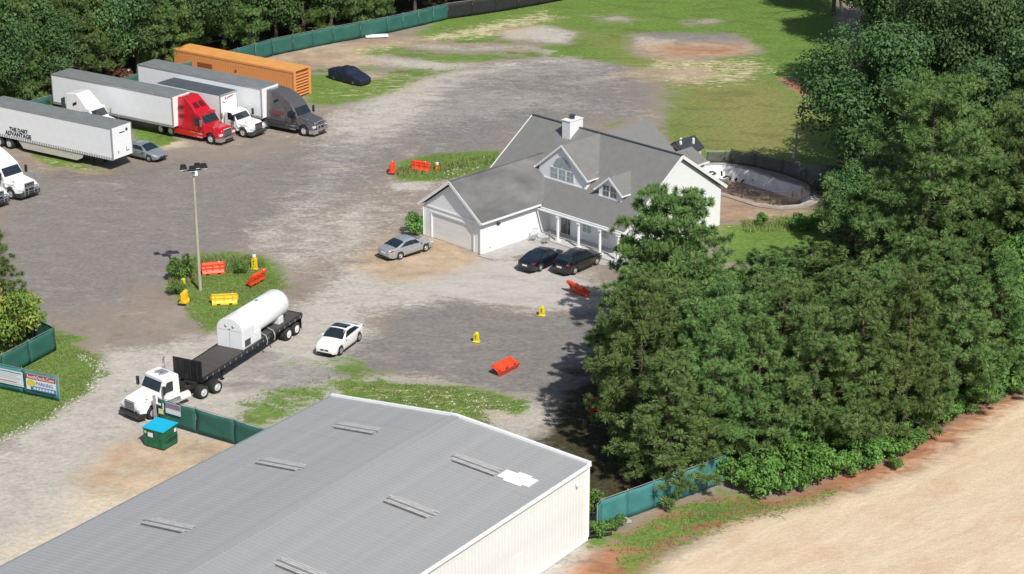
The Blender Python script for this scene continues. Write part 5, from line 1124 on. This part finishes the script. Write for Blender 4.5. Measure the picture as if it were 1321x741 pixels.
# ---------------------------------------------------------------- foliage
def leaf_mat(name, c1, c2, c3, trans=.25):
    m = bpy.data.materials.new(name); m.use_nodes = True; t = m.node_tree; N = t.nodes; L = t.links; b = N['Principled BSDF']
    b.inputs['Roughness'].default_value = .62; b.inputs['Specular IOR Level'].default_value = .25
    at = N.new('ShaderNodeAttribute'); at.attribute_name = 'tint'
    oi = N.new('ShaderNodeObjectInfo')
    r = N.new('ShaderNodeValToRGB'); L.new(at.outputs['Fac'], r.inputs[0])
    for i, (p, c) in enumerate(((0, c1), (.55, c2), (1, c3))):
        if i < 2: e = r.color_ramp.elements[i]
        else: e = r.color_ramp.elements.new(p)
        e.position = p; e.color = (*c, 1)
    h = N.new('ShaderNodeHueSaturation'); L.new(r.outputs[0], h.inputs['Color'])
    ma = N.new('ShaderNodeMath'); ma.operation = 'MULTIPLY_ADD'; ma.inputs[1].default_value = .03; ma.inputs[2].default_value = .497; L.new(oi.outputs['Random'], ma.inputs[0]); L.new(ma.outputs[0], h.inputs['Hue'])
    mb = N.new('ShaderNodeMath'); mb.operation = 'MULTIPLY_ADD'; mb.inputs[1].default_value = .5; mb.inputs[2].default_value = 1.1; L.new(oi.outputs['Random'], mb.inputs[0]); L.new(mb.outputs[0], h.inputs['Value'])
    L.new(h.outputs[0], b.inputs['Base Color'])
    tr = N.new('ShaderNodeBsdfTranslucent'); L.new(h.outputs[0], tr.inputs[0]); mx = N.new('ShaderNodeMixShader'); mx.inputs[0].default_value = trans
    L.new(b.outputs[0], mx.inputs[1]); L.new(tr.outputs[0], mx.inputs[2]); L.new(mx.outputs[0], N['Material Output'].inputs[0]); return m
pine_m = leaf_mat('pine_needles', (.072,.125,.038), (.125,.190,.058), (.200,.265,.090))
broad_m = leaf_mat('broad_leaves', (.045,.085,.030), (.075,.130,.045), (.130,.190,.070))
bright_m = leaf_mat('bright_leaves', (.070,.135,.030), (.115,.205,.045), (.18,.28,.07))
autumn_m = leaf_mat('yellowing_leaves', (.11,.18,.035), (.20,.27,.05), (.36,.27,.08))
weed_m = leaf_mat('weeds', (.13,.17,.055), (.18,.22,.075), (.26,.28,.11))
bark = mat('grey_brown_bark', (.12,.095,.075), .95, var=.35, scale=3, bump=.6, bscale=9, stretch=(3,3,.5))

def mesh_np(name, V, F, tint, m):
    me = bpy.data.meshes.new(name); k = F.shape[1]
    me.vertices.add(len(V)); me.vertices.foreach_set('co', V.astype(np.float32).ravel())
    me.loops.add(F.size); me.loops.foreach_set('vertex_index', F.astype(np.int32).ravel())
    me.polygons.add(len(F)); me.polygons.foreach_set('loop_start', np.arange(0, F.size, k, dtype=np.int32)); me.polygons.foreach_set('loop_total', np.full(len(F), k, dtype=np.int32))
    me.update(); a = me.attributes.new('tint', 'FLOAT', 'POINT'); a.data.foreach_set('value', tint.astype(np.float32)); me.materials.append(m); return me
def unit(v): return v / (np.linalg.norm(v, axis=-1, keepdims=True) + 1e-9)
def needles(C, rad, nb, rg, bias=.55, wd=.05):
    """puffs of needle blades around clump centres C (with radii)"""
    n = len(C); d = unit(rg.normal(size=(n, nb, 3)) + np.array([0, 0, bias]))
    ln = rad[:, None, None] * rg.uniform(.7, 1.05, (n, nb, 1)); c = C[:, None, :]
    side = unit(np.cross(d, rg.normal(size=(n, nb, 3)))) * (wd * rg.uniform(.7, 1.4, (n, nb, 1)))
    b0 = c + d*ln*.12 - side; b1 = c + d*ln*.12 + side; tip = c + d*ln + side*.3*rg.normal(size=(n,nb,1))
    tip2 = tip + side*.9
    V = np.stack([b0, b1, tip2, tip], 2).reshape(-1, 3); F = np.arange(len(V)).reshape(-1, 4)
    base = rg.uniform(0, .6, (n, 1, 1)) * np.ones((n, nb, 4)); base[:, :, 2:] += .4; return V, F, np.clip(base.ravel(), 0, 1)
def pine_meshes(H, Rr, z0, seed, den=1.0, fat=1.0, cone=.62, step=.72):
    rg = np.random.default_rng(seed); C = []; rad = []; limbs = []
    z = z0; lean = rg.normal(0, .25, 2)
    while z < H-.4:
        t = (z-z0)/(H-z0); prof = (1-t)**cone*(1 if t > .22 else .78+t)
        nbr = rg.integers(4, 7); a0 = rg.uniform(0, 6.28)
        for k in range(nbr):
            a = a0+k*6.283/nbr+rg.normal(0, .25); L_ = Rr*prof*rg.uniform(.6, 1.2)+.2; up = rg.uniform(-.08, .22)+.25*t; zz = z+rg.uniform(-.22,.22)
            p0 = np.array([lean[0]*t, lean[1]*t, zz]); dr = np.array([math.cos(a), math.sin(a), up]); limbs.append((p0, p0+dr*L_*.9, L_))
            nc = max(3, int(L_*2.5*den))
            for i in range(nc):
                f = 1-(i/nc)**1.1*.75; lat = rg.normal(0, .17*L_+.08); q = p0+dr*L_*f+np.array([-math.sin(a), math.cos(a), 0])*lat*(1.3-f*.5)+np.array([0,0,rg.normal(.10,.08)])
                q[2] = min(q[2], H-.2); C.append(q); rad.append(rg.uniform(.30, .52)*fat)
        z += rg.uniform(.75, 1.25)*step
    for k in range(8): C.append(np.array([lean[0], lean[1], H-.25*k-.3])+rg.normal(0,.12+.04*k,3)*np.array([1,1,.4])); rad.append(.34*fat)
    C = np.array(C); rad = np.array(rad)
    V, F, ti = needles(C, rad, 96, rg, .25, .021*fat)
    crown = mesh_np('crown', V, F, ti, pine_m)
    m = MB(); m.tube((0,0,-.3),(lean[0]*.6,lean[1]*.6,H*.6), .012*H+.03, .007*H+.02, 8).tube((lean[0]*.6,lean[1]*.6,H*.6),(lean[0],lean[1],H-.4), .007*H+.02, .03, 7)
    for (p0, p1, L_) in limbs: m.tube(p0, p1, .02+.008*L_, .012, 3)
    return crown, m.mesh('trunk', bark)
def leaves(C, N_, size, rg, jit=.7):
    n = len(C); nn = unit(N_ + rg.normal(0, jit, (n, 3))); u = unit(np.cross(nn, rg.normal(size=(n, 3)))); v = np.cross(nn, u); s = size*rg.uniform(.6, 1.35, (n, 1))
    V = np.stack([C-u*s, C-v*s*.6+nn*s*.15, C+u*s, C+v*s*.6+nn*s*.15], 1).reshape(-1, 3); return V, np.arange(len(V)).reshape(-1, 4)
def broad_meshes(H, Rr, z0, seed, nl=46, per=330, size=.15, m=None, squash=1.0):
    rg = np.random.default_rng(seed); cen = []; lr = []; limbs = []
    for k in range(nl):
        d = unit(rg.normal(size=3)); rr = rg.uniform(.35, .82)**.7
        c = np.array([d[0]*Rr*rr, d[1]*Rr*rr, z0+(H-z0)*(.5+.42*d[2]*rr)]); cen.append(c); lr.append(Rr*rg.uniform(.20, .38)); limbs.append(c)
    CC = []; NN = []; TT = []
    for c, r in zip(cen, lr):
        n = int(per*(r/(Rr*.3))**2); d = unit(rg.normal(size=(n, 3))+np.array([0,0,.35])); wob = 1+.22*np.sin(d[:, :1]*7+c[0]*3)*np.sin(d[:, 1:2]*6+c[1]*5)
        CC.append(c+d*r*wob*rg.uniform(.72, 1.12, (n, 1))*np.array([1,1,.82*squash])); NN.append(d+np.array([0,0,.4])); TT.append(np.full(n, rg.uniform(.1, .7))+rg.uniform(-.15, .3, n))
    CC = np.concatenate(CC); NN = np.concatenate(NN); TT = np.clip(np.concatenate(TT), 0, 1); V, F = leaves(CC, NN, size, rg)
    V[:, 2] = np.maximum(V[:, 2], .03)
    crown = mesh_np('crown', V, F, np.repeat(TT, 4), m or broad_m); t = MB(); hb = z0+(H-z0)*.3
    t.tube((0,0,-.3),(0,0,hb), .016*H+.03, .012*H+.02, 8)
    for c in limbs[::2]: t.tube((0,0,hb*rg.uniform(.6,1)), c, .035+.003*H, .015, 4)
    return crown, t.mesh('trunk', bark)
PINES = [pine_meshes(12, 4.0, 1.2, 1), pine_meshes(12, 3.6, 1.0, 2, cone=.8), pine_meshes(12, 4.2, 1.6, 3, cone=.5), pine_meshes(12, 3.2, .8, 4, cone=.9)]
BIGPINE = pine_meshes(19, 7.6, 3.0, 9, 1.1, 1.08, .5, .8)
FULLPINE = pine_meshes(11, 4.9, .8, 14, 1.35, 1.1, .38, .56)
BROADS = [broad_meshes(14, 4.6, .6, 21, 54), broad_meshes(14, 4.2, .4, 22, 54), broad_meshes(14, 5.0, 1.0, 23, 60)]
BIGB = [broad_meshes(19, 6.0, 3.0, 31, 64, 420, .17), broad_meshes(19, 6.4, 2.0, 32, 64, 420, .17)]
SHRUBS = [broad_meshes(2.2, 1.5, .1, 41, 16, 110, .11, bright_m), broad_meshes(2.2, 1.6, .1, 42, 16, 110, .13, bright_m), broad_meshes(2.2, 1.3, .1, 43, 14, 120, .10, bright_m)]
BRIGHT = [broad_meshes(7, 2.8, .5, 51, 34, 200, .15, bright_m), broad_meshes(7, 2.6, .3, 52, 34, 200, .14, bright_m)]
AUT = broad_meshes(5, 2.4, .4, 61, 30, 150, .13, autumn_m)
def tree(name, variant, Hm, loc, Ht, label, cat='tree', group=None, wide=None, rg=rnd):
    s = Ht/Hm; sw = wide if wide else s
    e = empty(name, (loc[0],loc[1],0), rg.uniform(0,6.28), label, cat, group); e.scale = (sw, sw, s)
    link_mesh('crown', variant[0], None, e); link_mesh('trunk', variant[1], None, e); return e
GP = 'young pines packed in the stand right of the house'
tree('pine_tree', FULLPINE, 11, (11.46, 133.38), 11.6, 'full rounded pine rising in front of the right gable of the house', wide=1.0)
tree('pine_tree', PINES[0], 12, (8.00, 116.13), 12.1, 'leftmost pine of the stand, shading the dark gravel lot', wide=1.0)
tree('pine_tree', PINES[0], 12, (8.31, 121.44), 10.4, 'pine of the stand just behind the leftmost one, beside the shaded barrier', wide=1.0)
tree('pine_tree', PINES[1], 12, (9.61, 110.89), 9.0, 'lowest pine of the stand, hanging over the teal fence', wide=1.1)
tree('pine_tree', BIGPINE, 19, (29.37, 135.56), 19.3, 'tallest broad pine standing above the rest of the stand', wide=1.06)
tree('pine_tree', PINES[3], 12, (25.22, 139.35), 9.5, 'narrow pine between the lawn and the tall broad pine')
stand = [(915,600,392),(975,592,378),(1040,580,366),(1105,572,356),(1165,552,345),(1225,527,332),(1278,500,318),
    (832,500,345),(862,535,348),(930,520,338),(1000,510,330),(1070,500,322),(1140,488,312),(1210,468,300),(1268,448,285),
    (985,440,322),(1039,432,303),(930,470,345),(1090,450,318),(1150,450,300),(1230,420,270),(1120,520,335),(1190,505,322),(1010,545,350),(945,560,362),(885,575,375),(1250,490,310),(1075,540,345)]
stand_h = [10.9,11.3,11.4,11.5,11.2,10.8,10.3,8.8,10.3,10.1,10.1,10.1,10.0,9.7,9.6,7.0,7.7,7.3,7.8,8.8,9.0,10.3,10.3,10.6,10.7,10.7,10.2,10.7]
stand_p = [(12.4, 113.9), (15.4, 114.8), (18.8, 116.1), (22.2, 117.0), (25.6, 119.4), (29.3, 122.4), (32.8, 125.9), (9.1, 125.9), (10.4, 121.4), (14.1, 123.3), (17.9, 124.6), (21.7, 125.9), (25.7, 127.4), (30.0, 130.1), (33.8, 132.9), (18.2, 134.1), (21.4, 135.3), (14.7, 129.9), (23.8, 132.7), (27.2, 132.7), (32.5, 137.1), (24.0, 123.3), (28.0, 125.2), (17.8, 120.2), (14.3, 118.4), (11.2, 116.7), (31.6, 127.2), (21.2, 120.8)]
ORD = ['first','second','third','fourth','fifth','sixth','seventh','eighth','ninth','tenth','eleventh','twelfth','thirteenth','fourteenth','fifteenth','sixteenth','seventeenth','eighteenth','nineteenth','twentieth','twenty-first']
for i, (p, hh) in enumerate(zip(stand_p, stand_h)):
    lb_ = 'front-row pine of the stand above the bank shrubs, %s from the left' % ORD[i] if i < 7 else ('pine in the middle rows of the stand, %s from the left' % ORD[i-7] if i < 15 else 'young green pine packed deep inside the stand right of the house')
    tree('pine_tree', PINES[(i*3+i//4) % 4], 12, p, hh*rnd.uniform(.86,1.03), lb_, group=GP, wide=rnd.uniform(.85,1.12))
for p, hh, ps_ in (((36.85, 138.57),16.7,'beside the tallest pine'),((38.62, 134.10),15.2,'lowest and nearest the dirt road'),((41.97, 150.09),17.7,'farthest back')):
    tree('pine_tree', BIGPINE, 19, p, hh, 'tall pine on the right edge behind the stand, '+ps_, group='tall pines on the right edge', wide=.85)
GB = 'dark broadleaf trees filling the top right corner'
WH_ = ['leftmost in front, next to the pool','in front, second from the left','in front, third from the left','in front, on the right edge','second row, leftmost','second row, second from the left','second row, third from the left','second row, on the right edge','back row, leftmost','back row, middle','back row, rightmost','just behind the tallest pine','on the right edge behind the pines']
for i,(p, hh) in enumerate((((30.05, 165.05),17.2),((36.73, 173.09),20.1),((40.46, 167.58),20.6),((44.56, 163.40),20.2),((39.31, 195.05),19.3),((40.38, 194.49),19.4),((46.00, 191.73),20.0),((51.48, 189.04),19.7),((40.15, 218.71),14.9),((43.93, 222.93),17.5),((51.97, 219.40),18.1),((35.54, 151.88),17.3),((40.96, 153.70),19.3))):
    tree('broadleaf_tree', BIGB[i % 2], 19, p, hh, 'broadleaf tree in the top right wood, '+WH_[i], group=GB, wide=rnd.uniform(.82,.98))
tree('broadleaf_tree', BROADS[1], 14, (27.27, 154.06), 8.4, 'small dark broadleaf tree overhanging the right end of the pool', wide=.62)
for i, p in enumerate(((30.23, 254.41), (34.33, 249.93), (37.27, 243.05), (35.58, 269.80), (27.76, 264.81), (38.13, 234.15))):
    tree('broadleaf_tree', BIGB[i % 2], 19, p, 17+i % 3, 'dark tree at the far edge of the field by the dead limb', group='dark trees at the far edge of the field', wide=.8)
# wood beyond the back fence
GF = 'trees of the wood behind the back fence'
row = [(-55.6, 184.4), (-53.6, 187.7), (-51.5, 191.2), (-49.0, 193.9), (-46.7, 196.7), (-44.4, 200.2), (-42.3, 204.4), (-39.5, 206.3), (-37.0, 208.8), (-34.5, 212.0), (-31.7, 215.3), (-29.2, 218.4), (-26.6, 221.5), (-23.7, 224.0), (-20.8, 226.6), (-17.5, 229.2), (-14.4, 231.4), (-11.5, 234.1), (-8.0, 238.1), (-4.6, 240.6), (-1.0, 243.1), (2.8, 245.6), (6.7, 248.2), (-60.7, 200.2), (-57.5, 203.2), (-54.1, 206.3), (-50.6, 208.8), (-47.3, 212.0), (-43.8, 215.3), (-40.1, 218.7), (-36.5, 222.9), (-32.5, 226.6), (-28.5, 230.3), (-24.3, 234.1), (-20.0, 237.3), (-15.1, 240.6), (-10.0, 243.9), (-4.9, 248.2), (0.9, 252.6), (-62.5, 219.4), (-58.1, 222.9), (-53.4, 225.8), (-48.7, 228.8), (-43.9, 232.6), (-39.0, 236.5), (-34.0, 240.6), (-28.8, 244.7), (-23.3, 248.2), (-17.7, 251.7)]
for i, p in enumerate(row):
    kind = i % 5; fr_ = i < 21; where_ = ('%s from the left in the front row behind the back fence' % ORD[i]) if fr_ else 'deeper in the dark wood behind the back fence'
    if kind in (0, 3): tree('pine_tree', PINES[i % 4], 12, p, rnd.uniform(13,16), 'pine tree, '+where_ if fr_ else 'pine standing '+where_, group=GF+', pines', wide=rnd.uniform(1.05,1.3))
    else: tree('broadleaf_tree', BROADS[i % 3], 14, p, rnd.uniform(12,16), 'broadleaf tree, '+where_ if fr_ else 'broadleaf tree standing '+where_, group=GF+', broadleaf', wide=rnd.uniform(.85,1.0))
tree('pine_tree', PINES[3], 12, (-36.96, 134.39), 9.1, 'slender pine at the left edge behind the green fence', wide=.75)
tree('broadleaf_tree', AUT, 5, (-35.82, 132.38), 5.3, 'yellow and orange tinged bushy tree behind the left green fence', wide=.92)
tree('shrub', SHRUBS[2], 2.2, (-34.70, 135.86), 1.6, 'greyish shrub inside the corner of the left green fence', 'shrub')
for p, hh, wd, pos_ in (((34.85, 129.86),10.7,1.1,'second tallest'),((37.50, 134.10),11.2,1.2,'tallest'),((31.36, 123.30),4.5,.7,'smallest'),((34.81, 126.90),6.4,1.0,'second smallest')):
    tree('broadleaf_tree', BRIGHT[int(wd*10) % 2], 7, p, hh, 'bright green vine-covered tree at the right edge above the dirt road, '+pos_, group='bright green trees at the right edge', wide=wd)
bank = [((13.82, 111.10),2.3),((15.04, 110.05),2.4),((16.35, 110.26),2.7),((17.85, 110.89),2.6),((19.17, 111.73),2.8),((20.50, 112.59),2.4),((21.88, 113.68),2.2),((17.36, 112.59),3.0),((15.63, 112.27),3.0),((18.94, 113.57),2.8),((23.29, 114.78),1.8),((24.57, 115.68),1.6),((25.92, 117.04),1.6),((28.45, 120.22),1.8),((30.21, 122.05),1.9),((31.78, 123.30),1.6),((33.78, 125.21),2.4)]
bank_rank = [sorted(q[0][0]/q[0][1] for q in bank).index(p[0]/p[1]) for p, hh in bank]
for i,(p, hh) in enumerate(bank): tree('shrub', SHRUBS[i % 3], 2.2, p, hh*.84, 'bright leafy shrub under the pines above the bank, %s from the left' % ORD[bank_rank[i]], 'shrub', 'bright shrubs along the foot of the pines', wide=.62+hh*.13)
tree('shrub', SHRUBS[0], 2.2, (24.15, 113.57), .8, 'small round bush alone on the red bank below the pines', 'bush', wide=.42)
tree('shrub', SHRUBS[1], 2.2, (4.69, 106.81), 2.0, 'vine-like shrub squeezed between metal building corner and teal fence', 'shrub', wide=.62)
tree('shrub', SHRUBS[2], 2.2, (4.88, 104.68), 1.2, 'low yellow-green weeds beside the downspout of the metal building', 'shrub', wide=.6)
tree('shrub', SHRUBS[0], 2.2, (6.01, 105.45), .9, 'leafy weed clump at the foot of the teal fence', 'shrub', wide=.45)
tree('shrub', SHRUBS[1], 2.2, (-7.99, 156.88), 1.9, 'green shrub against the left corner of the garage', 'shrub', wide=.62)
tree('shrub', SHRUBS[0], 2.2, (-25.64, 146.30), 2.1, 'leafy bush left of the light pole on the weedy island', 'shrub', wide=.72)
tree('shrub', SHRUBS[2], 2.2, (-25.78, 143.32), 1.1, 'low bush at the left tip of the weedy island', 'shrub', wide=.62)
tree('shrub', SHRUBS[2], 2.2, (-21.26, 148.00), 1.3, 'upright weed clump at the back of the weedy island', 'shrub', wide=.5)
tree('shrub', SHRUBS[0], 2.2, (24.55, 158.22), 1.6, 'green bush on the lawn near the right end of the pool', 'bush', wide=.9)
tree('shrub', SHRUBS[1], 2.2, (20.89, 159.00), 1.3, 'tall thin weed clump on the lawn in front of the pool', 'weeds', wide=.35)
for k, p in enumerate(((13.13, 144.63),(14.57, 143.32),(17.31, 144.63),(19.64, 146.64))): tree('shrub', SHRUBS[1], 2.2, p, 1.6, 'bright bush on the lawn behind the front pines, %s from the left' % ORD[k], 'bush', 'bushes on the lawn behind the pines', wide=.9)
# undergrowth and grass tufts (uncountable)
def tufts(name, polys, seed, h=(.08,.28), m=None, wd=.035):
    rg = np.random.default_rng(seed); rr = random.Random(seed); P_ = []
    for poly, n in polys: P_ += scatter(poly, n, rr)
    P_ = np.array(P_); n = len(P_); nb = 3
    a = rg.uniform(0, 6.28, (n, nb, 1)); d = np.concatenate([np.cos(a), np.sin(a), np.zeros_like(a)], -1); hh = rg.uniform(h[0], h[1], (n, 1, 1))
    c = np.concatenate([P_, np.full((n, 1), -.02)], 1)[:, None, :] + np.concatenate([rg.normal(0,.05,(n,nb,2)), np.zeros((n,nb,1))], -1); pr = np.stack([-d[..., 1], d[..., 0], d[..., 2]], -1)
    V = np.stack([c-pr*wd, c+pr*wd, c+d*hh*.5+np.array([0,0,1])*hh], 2).reshape(-1, 3)
    me = mesh_np(name, V, np.arange(len(V)).reshape(-1, 3), np.repeat(np.clip(rg.uniform(0,1,n), 0, 1), 3*nb), m or weed_m)
    o = bpy.data.objects.new(name, me); COL.objects.link(o); tag(o, kind='stuff'); return o
tufts('grass_tufts', [([(-37.3, 135.6), (-33.4, 135.6), (-29.4, 131.2), (-28.8, 128.5), (-28.9, 124.8), (-30.8, 120.8), (-33.2, 118.2)], 5200), ([(-26.6, 145.3), (-25.0, 152.6), (-20.6, 151.9), (-17.3, 145.3), (-18.8, 141.4), (-21.1, 137.4), (-22.6, 135.9)], 3600), ([(-12.3, 126.6), (-5.4, 126.4), (1.0, 123.8), (0.6, 122.1), (-2.1, 122.3), (-1.0, 119.4), (-9.9, 122.5)], 2600),
    ([(5.4, 103.7), (9.8, 108.1), (12.8, 110.1), (15.9, 108.8), (20.5, 111.1), (18.7, 108.6), (12.8, 105.6), (9.4, 103.0), (6.3, 100.3)], 1300), ([(-11.0, 174.2), (-7.2, 178.9), (-1.3, 179.9), (-1.1, 175.6), (-7.0, 171.5), (-10.1, 172.0)], 2200), ([(-18.8, 123.3), (-16.4, 125.6), (-11.9, 128.5), (-9.6, 125.9), (-14.4, 121.1)], 500)], 5, (.03,.11), weed_m, .03)
tufts('tall_weeds', [([(-26.6, 145.3), (-26.7, 149.2), (-25.5, 151.0), (-20.6, 151.5), (-19.4, 149.2), (-22.0, 148.0), (-24.3, 148.0), (-25.1, 144.6)], 900), ([(-11.0, 174.2), (-7.1, 176.1), (-1.5, 178.9), (-1.3, 176.6), (-7.0, 172.9), (-10.1, 172.0)], 300), ([(19.3, 160.4), (25.6, 161.4), (25.7, 157.5), (19.3, 157.5)], 300)], 9, (.25,.6), weed_m, .03)
tufts('undergrowth', [([(6.8, 113.9), (10.2, 118.4), (14.1, 113.9), (21.8, 116.1), (32.9, 125.9), (35.6, 128.5), (36.9, 134.1), (32.7, 132.7), (17.1, 118.4), (10.1, 125.9), (7.3, 123.3)], 9000)], 6, (.2,.7), bright_m, .07)
